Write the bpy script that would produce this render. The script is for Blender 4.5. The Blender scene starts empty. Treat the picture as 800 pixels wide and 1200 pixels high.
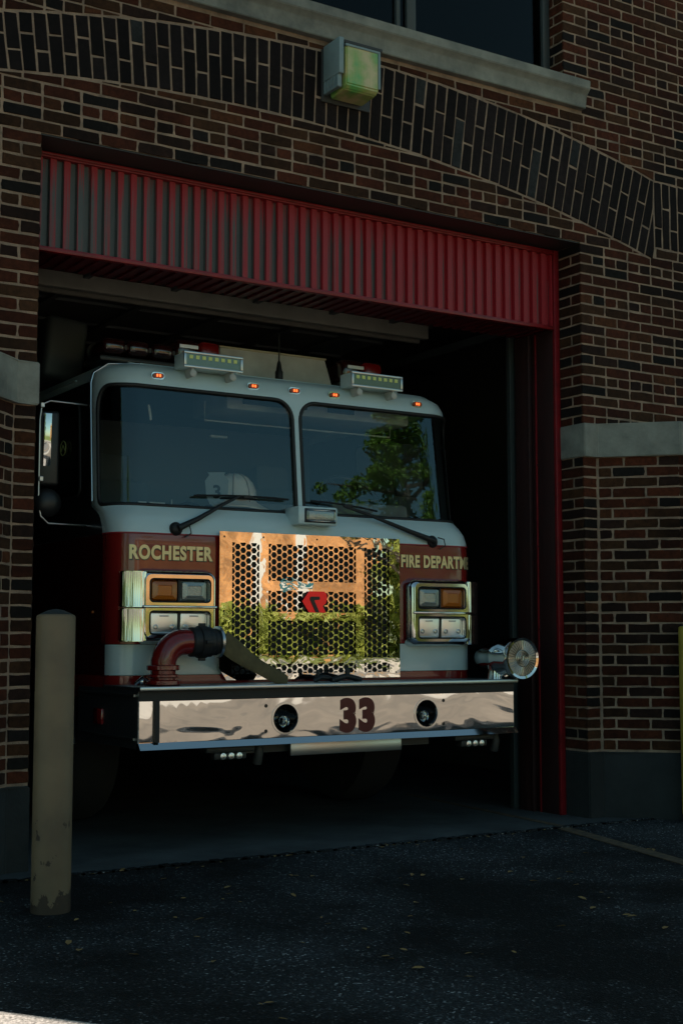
import bpy, bmesh, math, random
import numpy as np
from mathutils import Vector, Matrix, geometry
R = math.radians
PI = math.pi
rnd = random.Random(7)
scene = bpy.context.scene
col = scene.collection

# ------------------------------------------------------------------ materials
def new_mat(name):
    m = bpy.data.materials.new(name); m.use_nodes = True
    nt = m.node_tree; nt.nodes.clear()
    out = nt.nodes.new('ShaderNodeOutputMaterial')
    return m, nt, out

def N(nt, kind, **kw):
    n = nt.nodes.new(kind)
    for k, v in kw.items():
        if k in n.inputs.keys(): n.inputs[k].default_value = v
        else: setattr(n, k, v)
    return n

def c4(c): return (c[0], c[1], c[2], 1)

def mat(name, c, rough=.5, metal=0., var=.0, vscale=8., c2=None, bump=0., bscale=40., bdist=.002,
        coat=0., emit=None, estr=0., rvar=0., spec=.5):
    """principled material: base colour mixed to c2 by noise, optional bump and roughness variation"""
    m, nt, out = new_mat(name)
    b = N(nt, 'ShaderNodeBsdfPrincipled')
    b.inputs['Base Color'].default_value = c4(c); b.inputs['Roughness'].default_value = rough
    b.inputs['Metallic'].default_value = metal; b.inputs['Coat Weight'].default_value = coat
    b.inputs['Specular IOR Level'].default_value = spec
    tc = N(nt, 'ShaderNodeTexCoord')
    L = nt.links.new
    if c2 is not None or var > 0:
        nz = N(nt, 'ShaderNodeTexNoise'); nz.inputs['Scale'].default_value = vscale; nz.inputs['Detail'].default_value = 6
        nz.inputs['Roughness'].default_value = .65
        L(tc.outputs['Object'], nz.inputs['Vector'])
        rp = N(nt, 'ShaderNodeValToRGB')
        rp.color_ramp.elements[0].position = .32; rp.color_ramp.elements[1].position = .68
        if c2 is None: c2 = tuple(x*(1-var) for x in c)
        rp.color_ramp.elements[0].color = c4(c2); rp.color_ramp.elements[1].color = c4(c)
        L(nz.outputs['Fac'], rp.inputs['Fac']); L(rp.outputs['Color'], b.inputs['Base Color'])
        if rvar > 0:
            mr = N(nt, 'ShaderNodeMapRange'); mr.inputs['To Min'].default_value = rough+rvar; mr.inputs['To Max'].default_value = max(.02, rough-rvar)
            L(nz.outputs['Fac'], mr.inputs['Value']); L(mr.outputs['Result'], b.inputs['Roughness'])
    if bump > 0:
        bn = N(nt, 'ShaderNodeTexNoise'); bn.inputs['Scale'].default_value = bscale; bn.inputs['Detail'].default_value = 5
        L(tc.outputs['Object'], bn.inputs['Vector'])
        bp = N(nt, 'ShaderNodeBump'); bp.inputs['Strength'].default_value = bump; bp.inputs['Distance'].default_value = bdist
        L(bn.outputs['Fac'], bp.inputs['Height']); L(bp.outputs['Normal'], b.inputs['Normal'])
    if emit is not None:
        b.inputs['Emission Color'].default_value = c4(emit); b.inputs['Emission Strength'].default_value = estr
    L(b.outputs[0], out.inputs[0])
    return m

def glass_mat(name, tint, ior, refl_rough=.0, tintg=(1, 1, 1, 1)):
    m, nt, out = new_mat(name); L = nt.links.new
    g = N(nt, 'ShaderNodeBsdfGlossy'); g.inputs['Roughness'].default_value = refl_rough
    g.inputs['Color'].default_value = tintg
    t = N(nt, 'ShaderNodeBsdfTransparent'); t.inputs['Color'].default_value = c4(tint)
    f = N(nt, 'ShaderNodeFresnel'); f.inputs['IOR'].default_value = ior
    mx = N(nt, 'ShaderNodeMixShader'); L(f.outputs[0], mx.inputs[0]); L(t.outputs[0], mx.inputs[1]); L(g.outputs[0], mx.inputs[2])
    L(mx.outputs[0], out.inputs[0])
    return m

M = {}
def brick_material():
    m, nt, out = new_mat('brick_clay'); L = nt.links.new
    b = N(nt, 'ShaderNodeBsdfPrincipled'); b.inputs['Roughness'].default_value = .88; b.inputs['Specular IOR Level'].default_value = .2
    at = N(nt, 'ShaderNodeVertexColor'); at.layer_name = 'Col'
    tc = N(nt, 'ShaderNodeTexCoord')
    nz = N(nt, 'ShaderNodeTexNoise'); nz.inputs['Scale'].default_value = 30; nz.inputs['Detail'].default_value = 7; nz.inputs['Roughness'].default_value = .7
    L(tc.outputs['Object'], nz.inputs['Vector'])
    mr = N(nt, 'ShaderNodeMapRange'); mr.inputs['From Min'].default_value = .3; mr.inputs['From Max'].default_value = .7
    mr.inputs['To Min'].default_value = .55; mr.inputs['To Max'].default_value = 1.45
    L(nz.outputs['Fac'], mr.inputs['Value'])
    mx = N(nt, 'ShaderNodeVectorMath'); mx.operation = 'MULTIPLY'
    L(at.outputs['Color'], mx.inputs[0]); L(mr.outputs['Result'], mx.inputs[1])
    # pale mortar smears and lime bloom
    n2 = N(nt, 'ShaderNodeTexNoise'); n2.inputs['Scale'].default_value = 9; n2.inputs['Detail'].default_value = 8; n2.inputs['Roughness'].default_value = .75
    L(tc.outputs['Object'], n2.inputs['Vector'])
    r2 = N(nt, 'ShaderNodeValToRGB'); r2.color_ramp.elements[0].position = .60; r2.color_ramp.elements[1].position = .78
    r2.color_ramp.elements[0].color = (0, 0, 0, 1); r2.color_ramp.elements[1].color = (.07, .07, .07, 1)
    L(n2.outputs['Fac'], r2.inputs['Fac'])
    mc = N(nt, 'ShaderNodeMixRGB'); mc.inputs[2].default_value = (.30, .24, .20, 1)
    # broad soot and damp staining over many bricks
    n4 = N(nt, 'ShaderNodeTexNoise'); n4.inputs['Scale'].default_value = 1.3; n4.inputs['Detail'].default_value = 5; n4.inputs['Roughness'].default_value = .6
    L(tc.outputs['Object'], n4.inputs['Vector'])
    r4 = N(nt, 'ShaderNodeMapRange'); r4.inputs['From Min'].default_value = .35; r4.inputs['From Max'].default_value = .65
    r4.inputs['To Min'].default_value = .5; r4.inputs['To Max'].default_value = 1.35; L(n4.outputs['Fac'], r4.inputs['Value'])
    m4 = N(nt, 'ShaderNodeVectorMath'); m4.operation = 'MULTIPLY'; L(mx.outputs[0], m4.inputs[0]); L(r4.outputs[0], m4.inputs[1])
    L(r2.outputs['Color'], mc.inputs[0]); L(m4.outputs[0], mc.inputs[1]); L(mc.outputs[0], b.inputs['Base Color'])
    bp = N(nt, 'ShaderNodeBump'); bp.inputs['Strength'].default_value = .6; bp.inputs['Distance'].default_value = .003
    n3 = N(nt, 'ShaderNodeTexNoise'); n3.inputs['Scale'].default_value = 90; n3.inputs['Detail'].default_value = 5
    L(tc.outputs['Object'], n3.inputs['Vector']); L(n3.outputs['Fac'], bp.inputs['Height']); L(bp.outputs['Normal'], b.inputs['Normal'])
    L(b.outputs[0], out.inputs[0]); return m
M['brick'] = brick_material()
M['mortar'] = mat('mortar', (.44, .30, .215), .95, c2=(.18, .125, .095), vscale=7, bump=1., bscale=120, bdist=.006)
M['stone'] = mat('limestone', (.33, .33, .29), .85, c2=(.13, .135, .125), vscale=3.5, bump=.5, bscale=60, bdist=.003)
M['plinth'] = mat('plinth_concrete', (.030, .034, .035), .9, c2=(.014, .017, .018), vscale=3, bump=.6, bscale=50, bdist=.004)
M['dark_steel'] = mat('dark_steel', (.035, .035, .035), .5, bump=.2, bscale=60)
M['red_paint'] = mat('door_red_paint', (.30, .009, .016), .42, c2=(.17, .007, .010), vscale=12, bump=.15, bscale=70)
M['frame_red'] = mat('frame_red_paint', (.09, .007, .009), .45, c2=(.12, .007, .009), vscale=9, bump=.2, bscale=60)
M['oxide'] = mat('frame_oxide_paint', (.040, .010, .010), .6, c2=(.025, .008, .008), vscale=9)
M['white_paint'] = mat('cab_white_paint', (.62, .76, .78), .3, coat=.6, var=.05, vscale=3)
M['truck_red'] = mat('cab_red_paint', (.26, .012, .010), .22, coat=.8, var=.12, vscale=4)
M['black_rubber'] = mat('black_rubber', (.012, .012, .013), .55, bump=.2, bscale=80)
M['black_gloss'] = mat('black_gloss', (.01, .014, .016), .08, metal=.0, coat=1.)
M['black_plastic'] = mat('black_plastic', (.018, .019, .02), .4)
M['chrome'] = mat('chrome', (.66, .67, .67), .05, 1.)
M['grey_dash'] = mat('dash_grey', (.24, .27, .28), .7, var=.2, vscale=6)
M['seat'] = mat('seat_cloth', (.10, .12, .125), .9)
M['headliner'] = mat('headliner', (.52, .56, .57), .8, var=.1)
M['gold'] = mat('gold_leaf', (.90, .74, .40), .42, metal=.55, var=.12, vscale=25)
M['maroon'] = mat('maroon_vinyl', (.12, .008, .010), .4)
M['alu'] = mat('brushed_alu', (.55, .57, .58), .32, 1., bump=.1, bscale=200)
M['dirty_white'] = mat('dirty_white', (.66, .66, .62), .55, c2=(.5, .49, .45), vscale=5)
M['tyre'] = mat('tyre', (.02, .02, .02), .85, bump=.3, bscale=60)
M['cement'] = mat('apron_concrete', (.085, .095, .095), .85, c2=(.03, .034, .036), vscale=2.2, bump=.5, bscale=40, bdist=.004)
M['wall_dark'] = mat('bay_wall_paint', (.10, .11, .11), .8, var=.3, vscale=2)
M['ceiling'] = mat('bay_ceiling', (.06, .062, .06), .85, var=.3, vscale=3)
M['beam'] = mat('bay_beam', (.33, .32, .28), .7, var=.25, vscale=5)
M['olive'] = mat('olive_canvas', (.16, .12, .055), .9, c2=(.10, .075, .035), vscale=14, bump=.6, bscale=220, bdist=.002)
M['pipe_red'] = mat('pipe_red_enamel', (.24, .010, .008), .25, coat=.6, c2=(.14, .008, .007), vscale=10, rvar=.12)
M['amber'] = mat('amber_lens', (.50, .13, .012), .12, coat=.5, bump=.5, bscale=150, bdist=.002)
M['clear_lens'] = mat('clear_lens', (.34, .38, .37), .1, metal=.6, bump=.9, bscale=110, bdist=.003)
M['lamp_lens'] = mat('headlamp_lens', (.98, .97, .95), .34, metal=1., bump=.12, bscale=60, bdist=.003)
M['red_lens'] = mat('red_lens', (.35, .01, .01), .1, coat=1.)
M['marker_lit'] = mat('marker_lit', (.8, .1, .02), .3, emit=(1., .16, .03), estr=1.4)
M['marker_amber'] = mat('marker_amber', (.35, .05, .01), .2)
M['led'] = mat('led_chip', (.62, .66, .22), .3, emit=(.6, .75, .15), estr=.03)
M['led_glass'] = mat('led_panel', (.16, .20, .17), .15, metal=.5)
M['bar_dark'] = mat('lightbar_dark', (.03, .006, .006), .15, coat=1.)
M['bar_red'] = mat('lightbar_red', (.22, .008, .008), .2, coat=.6)
M['logo_red'] = mat('logo_red', (.90, .05, .06), .28, metal=.9)
M['fixture_grey'] = mat('fixture_grey', (.24, .32, .34), .5, var=.2, vscale=10)
M['yellow_paint'] = mat('bollard', (.4, .36, .2), .6)
M['helmet_shell'] = mat('helmet_shell', (.95, .88, .78), .4, c2=(.85, .77, .66), vscale=9)
M['helmet_shield'] = mat('helmet_shield', (.45, .52, .54), .6)
M['grass'] = mat('lawn', (.11, .16, .025), .9, c2=(.17, .19, .045), vscale=.8, bump=.5, bscale=30, bdist=.03)
M['hedge'] = mat('hedge_leaf', (.30, .32, .05), .6, c2=(.13, .17, .025), vscale=1.1)
M['leaf'] = mat('tree_leaf', (.20, .32, .028), .5, c2=(.07, .14, .015), vscale=.9)
M['bark'] = mat('bark', (.09, .07, .05), .9, bump=.6, bscale=20, bdist=.02)
M['road'] = mat('road_asphalt', (.20, .185, .17), .9, c2=(.15, .14, .13), vscale=.7, bump=.3, bscale=60)
M['sidewalk'] = mat('pale_concrete', (.52, .47, .41), .9, c2=(.42, .38, .33), vscale=.6)
M['lot'] = mat('worn_lot_concrete', (.25, .205, .16), .9, c2=(.13, .11, .09), vscale=.35, bump=.3, bscale=40)
M['lane'] = mat('lane_yellow', (.55, .28, .05), .8)
M['white_line'] = mat('white_trim', (.72, .70, .66), .7, var=.1)
M['teal'] = mat('teal_sign', (.03, .14, .17), .5)
M['dry_leaf'] = mat('dry_leaf', (.34, .22, .08), .8, c2=(.2, .10, .03), vscale=40)

def chrome_wavy(name, c, rough, scale, strength, dist, stretch=(1, 1, 1)):
    m, nt, out = new_mat(name); L = nt.links.new
    b = N(nt, 'ShaderNodeBsdfPrincipled'); b.inputs['Base Color'].default_value = c4(c); b.inputs['Metallic'].default_value = 1
    b.inputs['Roughness'].default_value = rough
    tc = N(nt, 'ShaderNodeTexCoord'); mp = N(nt, 'ShaderNodeMapping'); mp.inputs['Scale'].default_value = stretch
    nz = N(nt, 'ShaderNodeTexNoise'); nz.inputs['Scale'].default_value = scale; nz.inputs['Detail'].default_value = 2
    nz.inputs['Distortion'].default_value = .6
    L(tc.outputs['Object'], mp.inputs['Vector']); L(mp.outputs[0], nz.inputs['Vector'])
    bp = N(nt, 'ShaderNodeBump'); bp.inputs['Strength'].default_value = strength; bp.inputs['Distance'].default_value = dist
    L(nz.outputs['Fac'], bp.inputs['Height']); L(bp.outputs['Normal'], b.inputs['Normal'])
    # faint smudges in the gloss
    n2 = N(nt, 'ShaderNodeTexNoise'); n2.inputs['Scale'].default_value = 22; n2.inputs['Detail'].default_value = 6
    L(tc.outputs['Object'], n2.inputs['Vector'])
    mr = N(nt, 'ShaderNodeMapRange'); mr.inputs['From Min'].default_value = .45; mr.inputs['From Max'].default_value = .8
    mr.inputs['To Min'].default_value = rough; mr.inputs['To Max'].default_value = rough+.03
    L(n2.outputs['Fac'], mr.inputs['Value']); L(mr.outputs['Result'], b.inputs['Roughness'])
    L(b.outputs[0], out.inputs[0]); return m
M['chrome_bumper'] = chrome_wavy('polished_bumper_steel', (.70, .68, .665), .02, 2.3, 1., .0021, (1, 1, 1.5))
M['chrome_grille'] = chrome_wavy('polished_grille_steel', (.72, .69, .655), .006, 7., 1., .00045)

def asphalt_material():
    m, nt, out = new_mat('driveway_asphalt'); L = nt.links.new
    b = N(nt, 'ShaderNodeBsdfPrincipled'); b.inputs['Roughness'].default_value = .85; b.inputs['Specular IOR Level'].default_value = .22
    tc = N(nt, 'ShaderNodeTexCoord')
    v = N(nt, 'ShaderNodeTexVoronoi'); v.inputs['Scale'].default_value = 130
    L(tc.outputs['Object'], v.inputs['Vector'])
    sr = N(nt, 'ShaderNodeSeparateColor'); L(v.outputs['Color'], sr.inputs[0])
    rp = N(nt, 'ShaderNodeValToRGB'); e = rp.color_ramp.elements
    e[0].position = .0; e[0].color = (.007, .008, .009, 1); e[1].position = 1.; e[1].color = (.24, .24, .24, 1)
    k = e.new(.55); k.color = (.012, .0135, .015, 1); k = e.new(.88); k.color = (.025, .029, .032, 1); k = e.new(.965); k.color = (.07, .072, .075, 1)
    L(sr.outputs[0], rp.inputs['Fac'])
    big = N(nt, 'ShaderNodeTexNoise'); big.inputs['Scale'].default_value = .75; big.inputs['Detail'].default_value = 6; big.inputs['Roughness'].default_value = .6
    L(tc.outputs['Object'], big.inputs['Vector'])
    mr = N(nt, 'ShaderNodeMapRange'); mr.inputs['From Min'].default_value = .42; mr.inputs['From Max'].default_value = .62
    mr.inputs['To Min'].default_value = .25; mr.inputs['To Max'].default_value = 2.3
    L(big.outputs['Fac'], mr.inputs['Value'])
    mul = N(nt, 'ShaderNodeVectorMath'); mul.operation = 'MULTIPLY'
    L(rp.outputs['Color'], mul.inputs[0]); L(mr.outputs['Result'], mul.inputs[1]); L(mul.outputs[0], b.inputs['Base Color'])
    bp = N(nt, 'ShaderNodeBump'); bp.inputs['Strength'].default_value = .8; bp.inputs['Distance'].default_value = .006
    L(v.outputs['Distance'], bp.inputs['Height']); L(bp.outputs['Normal'], b.inputs['Normal'])
    L(b.outputs[0], out.inputs[0]); return m
M['asphalt'] = asphalt_material()

def door_panel_material():
    """red streaked with grey, greyer towards the left end of the panel"""
    m, nt, out = new_mat('streaked_red_panel'); L = nt.links.new
    b = N(nt, 'ShaderNodeBsdfPrincipled'); b.inputs['Roughness'].default_value = .5
    tc = N(nt, 'ShaderNodeTexCoord'); sp = N(nt, 'ShaderNodeSeparateXYZ'); L(tc.outputs['Object'], sp.inputs[0])
    mp = N(nt, 'ShaderNodeMapping'); mp.inputs['Scale'].default_value = (48, 48, .9)
    nz = N(nt, 'ShaderNodeTexNoise'); nz.inputs['Scale'].default_value = 1.; nz.inputs['Detail'].default_value = 5; nz.inputs['Roughness'].default_value = .65
    L(tc.outputs['Object'], mp.inputs[0]); L(mp.outputs[0], nz.inputs['Vector'])
    mx = N(nt, 'ShaderNodeMapRange'); mx.inputs['From Min'].default_value = -1.9; mx.inputs['From Max'].default_value = 1.0
    mx.inputs['To Min'].default_value = -.15; mx.inputs['To Max'].default_value = .27
    L(sp.outputs['X'], mx.inputs['Value'])
    # depth: the recess floors are the greyest, the top edge is redder
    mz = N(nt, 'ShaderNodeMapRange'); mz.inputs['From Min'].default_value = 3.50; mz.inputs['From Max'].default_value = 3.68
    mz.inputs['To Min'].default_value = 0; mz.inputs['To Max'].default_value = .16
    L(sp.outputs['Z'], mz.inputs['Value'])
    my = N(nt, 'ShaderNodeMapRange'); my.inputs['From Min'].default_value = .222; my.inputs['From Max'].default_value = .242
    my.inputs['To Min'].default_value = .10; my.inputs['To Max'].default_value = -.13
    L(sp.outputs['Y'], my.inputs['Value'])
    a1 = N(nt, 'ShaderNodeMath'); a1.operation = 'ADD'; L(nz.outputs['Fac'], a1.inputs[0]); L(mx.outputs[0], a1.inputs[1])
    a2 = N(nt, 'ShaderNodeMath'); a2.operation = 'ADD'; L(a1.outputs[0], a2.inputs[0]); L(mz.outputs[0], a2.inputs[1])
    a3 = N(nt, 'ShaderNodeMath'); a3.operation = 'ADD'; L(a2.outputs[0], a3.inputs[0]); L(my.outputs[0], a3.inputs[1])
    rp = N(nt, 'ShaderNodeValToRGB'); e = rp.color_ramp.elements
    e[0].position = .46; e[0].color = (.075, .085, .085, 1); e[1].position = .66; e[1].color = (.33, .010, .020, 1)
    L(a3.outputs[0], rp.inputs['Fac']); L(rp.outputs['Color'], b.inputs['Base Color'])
    L(b.outputs[0], out.inputs[0]); return m
M['panel'] = door_panel_material()

def bollard_material(name, c, cdark):
    m, nt, out = new_mat(name); L = nt.links.new
    b = N(nt, 'ShaderNodeBsdfPrincipled'); b.inputs['Roughness'].default_value = .6
    tc = N(nt, 'ShaderNodeTexCoord'); sp = N(nt, 'ShaderNodeSeparateXYZ'); L(tc.outputs['Object'], sp.inputs[0])
    n1 = N(nt, 'ShaderNodeTexNoise'); n1.inputs['Scale'].default_value = 4; n1.inputs['Detail'].default_value = 6
    L(tc.outputs['Object'], n1.inputs['Vector'])
    r1 = N(nt, 'ShaderNodeValToRGB'); r1.color_ramp.elements[0].color = c4(cdark); r1.color_ramp.elements[1].color = c4(c)
    r1.color_ramp.elements[0].position = .3; r1.color_ramp.elements[1].position = .6
    L(n1.outputs['Fac'], r1.inputs['Fac'])
    n2 = N(nt, 'ShaderNodeTexNoise'); n2.inputs['Scale'].default_value = 13; n2.inputs['Detail'].default_value = 7; n2.inputs['Roughness'].default_value = .6
    mp = N(nt, 'ShaderNodeMapping'); mp.inputs['Scale'].default_value = (1, 1, .7); L(tc.outputs['Object'], mp.inputs[0]); L(mp.outputs[0], n2.inputs['Vector'])
    r2 = N(nt, 'ShaderNodeValToRGB'); r2.color_ramp.elements[0].position = .635; r2.color_ramp.elements[1].position = .655
    r2.color_ramp.elements[0].color = (0, 0, 0, 1); r2.color_ramp.elements[1].color = (1, 1, 1, 1)
    # chips cluster in the lower half, rust at the foot
    mz = N(nt, 'ShaderNodeMapRange'); mz.inputs['From Min'].default_value = .95; mz.inputs['From Max'].default_value = .3
    mz.inputs['To Min'].default_value = -.12; mz.inputs['To Max'].default_value = .02; L(sp.outputs['Z'], mz.inputs['Value'])
    mf = N(nt, 'ShaderNodeMapRange'); mf.inputs['From Min'].default_value = .10; mf.inputs['From Max'].default_value = .0
    mf.inputs['To Min'].default_value = 0; mf.inputs['To Max'].default_value = .32; L(sp.outputs['Z'], mf.inputs['Value'])
    a = N(nt, 'ShaderNodeMath'); a.operation = 'ADD'; L(n2.outputs['Fac'], a.inputs[0]); L(mz.outputs[0], a.inputs[1])
    a2 = N(nt, 'ShaderNodeMath'); a2.operation = 'ADD'; L(a.outputs[0], a2.inputs[0]); L(mf.outputs[0], a2.inputs[1])
    L(a2.outputs[0], r2.inputs['Fac'])
    mc = N(nt, 'ShaderNodeMixRGB'); mc.inputs[2].default_value = (.045, .028, .018, 1)
    L(r2.outputs[0], mc.inputs[0]); L(r1.outputs[0], mc.inputs[1]); L(mc.outputs[0], b.inputs['Base Color'])
    bp = N(nt, 'ShaderNodeBump'); bp.inputs['Strength'].default_value = .5; bp.inputs['Distance'].default_value = -.002
    L(r2.outputs[0], bp.inputs['Height']); L(bp.outputs['Normal'], b.inputs['Normal'])
    L(b.outputs[0], out.inputs[0]); return m
M['bollard_pale'] = bollard_material('bollard_cream', (.195, .135, .078), (.13, .09, .055))
M['bollard_yellow'] = bollard_material('bollard_yellow', (.55, .42, .07), (.42, .31, .05))

def far_brick():
    m, nt, out = new_mat('orange_brick'); L = nt.links.new
    b = N(nt, 'ShaderNodeBsdfPrincipled'); b.inputs['Roughness'].default_value = .9
    tc = N(nt, 'ShaderNodeTexCoord'); sp = N(nt, 'ShaderNodeSeparateXYZ'); cb = N(nt, 'ShaderNodeCombineXYZ')
    L(tc.outputs['Object'], sp.inputs[0]); L(sp.outputs['X'], cb.inputs['X']); L(sp.outputs['Z'], cb.inputs['Y'])
    bt = N(nt, 'ShaderNodeTexBrick'); bt.inputs['Scale'].default_value = 1; bt.inputs['Brick Width'].default_value = .21; bt.inputs['Row Height'].default_value = .07
    bt.inputs['Mortar Size'].default_value = .010
    bt.inputs['Color1'].default_value = (.60, .25, .065, 1); bt.inputs['Color2'].default_value = (.44, .17, .05, 1); bt.inputs['Mortar'].default_value = (.5, .33, .18, 1)
    L(cb.outputs[0], bt.inputs['Vector']); 
    nz = N(nt, 'ShaderNodeTexNoise'); nz.inputs['Scale'].default_value = .9; nz.inputs['Detail'].default_value = 6; L(tc.outputs['Object'], nz.inputs['Vector'])
    mr = N(nt, 'ShaderNodeMapRange'); mr.inputs['From Min'].default_value = .3; mr.inputs['From Max'].default_value = .7; mr.inputs['To Min'].default_value = .5; mr.inputs['To Max'].default_value = 1.5; L(nz.outputs['Fac'], mr.inputs['Value'])
    mu = N(nt, 'ShaderNodeVectorMath'); mu.operation = 'MULTIPLY'; L(bt.outputs[0], mu.inputs[0]); L(mr.outputs[0], mu.inputs[1])
    L(mu.outputs[0], b.inputs['Base Color']); L(b.outputs[0], out.inputs[0]); return m
M['far_brick'] = far_brick()

def tread_material():
    m, nt, out = new_mat('tread_plate'); L = nt.links.new
    b = N(nt, 'ShaderNodeBsdfPrincipled'); b.inputs['Base Color'].default_value = (.22, .24, .26, 1); b.inputs['Metallic'].default_value = .9
    b.inputs['Roughness'].default_value = .4
    tc = N(nt, 'ShaderNodeTexCoord'); mp = N(nt, 'ShaderNodeMapping'); mp.inputs['Rotation'].default_value = (R(45), R(45), R(45)); mp.inputs['Scale'].default_value = (38, 38, 38)
    ck = N(nt, 'ShaderNodeTexVoronoi'); ck.inputs['Scale'].default_value = 1.; ck.inputs['Randomness'].default_value = .15
    L(tc.outputs['Object'], mp.inputs[0]); L(mp.outputs[0], ck.inputs['Vector'])
    bp = N(nt, 'ShaderNodeBump'); bp.inputs['Strength'].default_value = .9; bp.inputs['Distance'].default_value = .004
    L(ck.outputs['Distance'], bp.inputs['Height']); L(bp.outputs['Normal'], b.inputs['Normal'])
    L(b.outputs[0], out.inputs[0]); return m
M['tread'] = tread_material()
M['windshield'] = glass_mat('windshield_glass', (.95, .99, .99), 1.72, tintg=(.66, .90, 1., 1))
M['side_glass'] = glass_mat('side_glass', (.10, .12, .13), 1.45)
M['window_glass'] = glass_mat('window_glass', (.30, .33, .34), 1.25)

def lamp_glass():
    m, nt, out = new_mat('aged_prismatic_glass'); L = nt.links.new
    b = N(nt, 'ShaderNodeBsdfPrincipled'); b.inputs['Roughness'].default_value = .25; b.inputs['Coat Weight'].default_value = .5
    tc = N(nt, 'ShaderNodeTexCoord')
    nz = N(nt, 'ShaderNodeTexNoise'); nz.inputs['Scale'].default_value = 7; nz.inputs['Detail'].default_value = 4; L(tc.outputs['Object'], nz.inputs['Vector'])
    rp = N(nt, 'ShaderNodeValToRGB'); e = rp.color_ramp.elements
    e[0].position = .36; e[0].color = (.16, .46, .13, 1); e[1].position = .62; e[1].color = (.62, .52, .26, 1)
    k = e.new(.48); k.color = (.36, .46, .14, 1)
    L(nz.outputs['Fac'], rp.inputs[0]); L(rp.outputs[0], b.inputs['Base Color'])
    wv = N(nt, 'ShaderNodeTexWave'); wv.inputs['Scale'].default_value = 30; L(tc.outputs['Object'], wv.inputs['Vector'])
    bp = N(nt, 'ShaderNodeBump'); bp.inputs['Strength'].default_value = .2; bp.inputs['Distance'].default_value = .002
    L(wv.outputs['Fac'], bp.inputs['Height']); L(bp.outputs['Normal'], b.inputs['Normal'])
    L(b.outputs[0], out.inputs[0]); return m
M['lamp_glass'] = lamp_glass()

# ------------------------------------------------------------------ mesh helpers
def wloc(o):
    v = Vector((0, 0, 0))
    while o is not None:
        v += o.location; o = o.parent
    return v

def tag(o, label=None, cat=None, group=None, kind=None):
    if label: o['label'] = label
    if cat: o['category'] = cat
    if group: o['group'] = group
    if kind: o['kind'] = kind
    return o

def thing(name, label, cat, loc=(0, 0, 0), group=None):
    o = bpy.data.objects.new(name, None); col.objects.link(o); o.location = loc
    o.empty_display_size = .1
    return tag(o, label, cat, group)

def link_mesh(name, me, m, parent=None, smooth=None, loc=None):
    me.materials.clear()
    if m is not None: me.materials.append(m)
    base = wloc(parent) if parent else Vector(loc or (0, 0, 0))
    if base.length > 0: me.transform(Matrix.Translation(-base))
    if smooth is not None:
        for p in me.polygons: p.use_smooth = True
        me.set_sharp_from_angle(angle=R(smooth))
    o = bpy.data.objects.new(name, me); col.objects.link(o)
    if parent: o.parent = parent
    elif loc: o.location = loc
    return o

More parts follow.
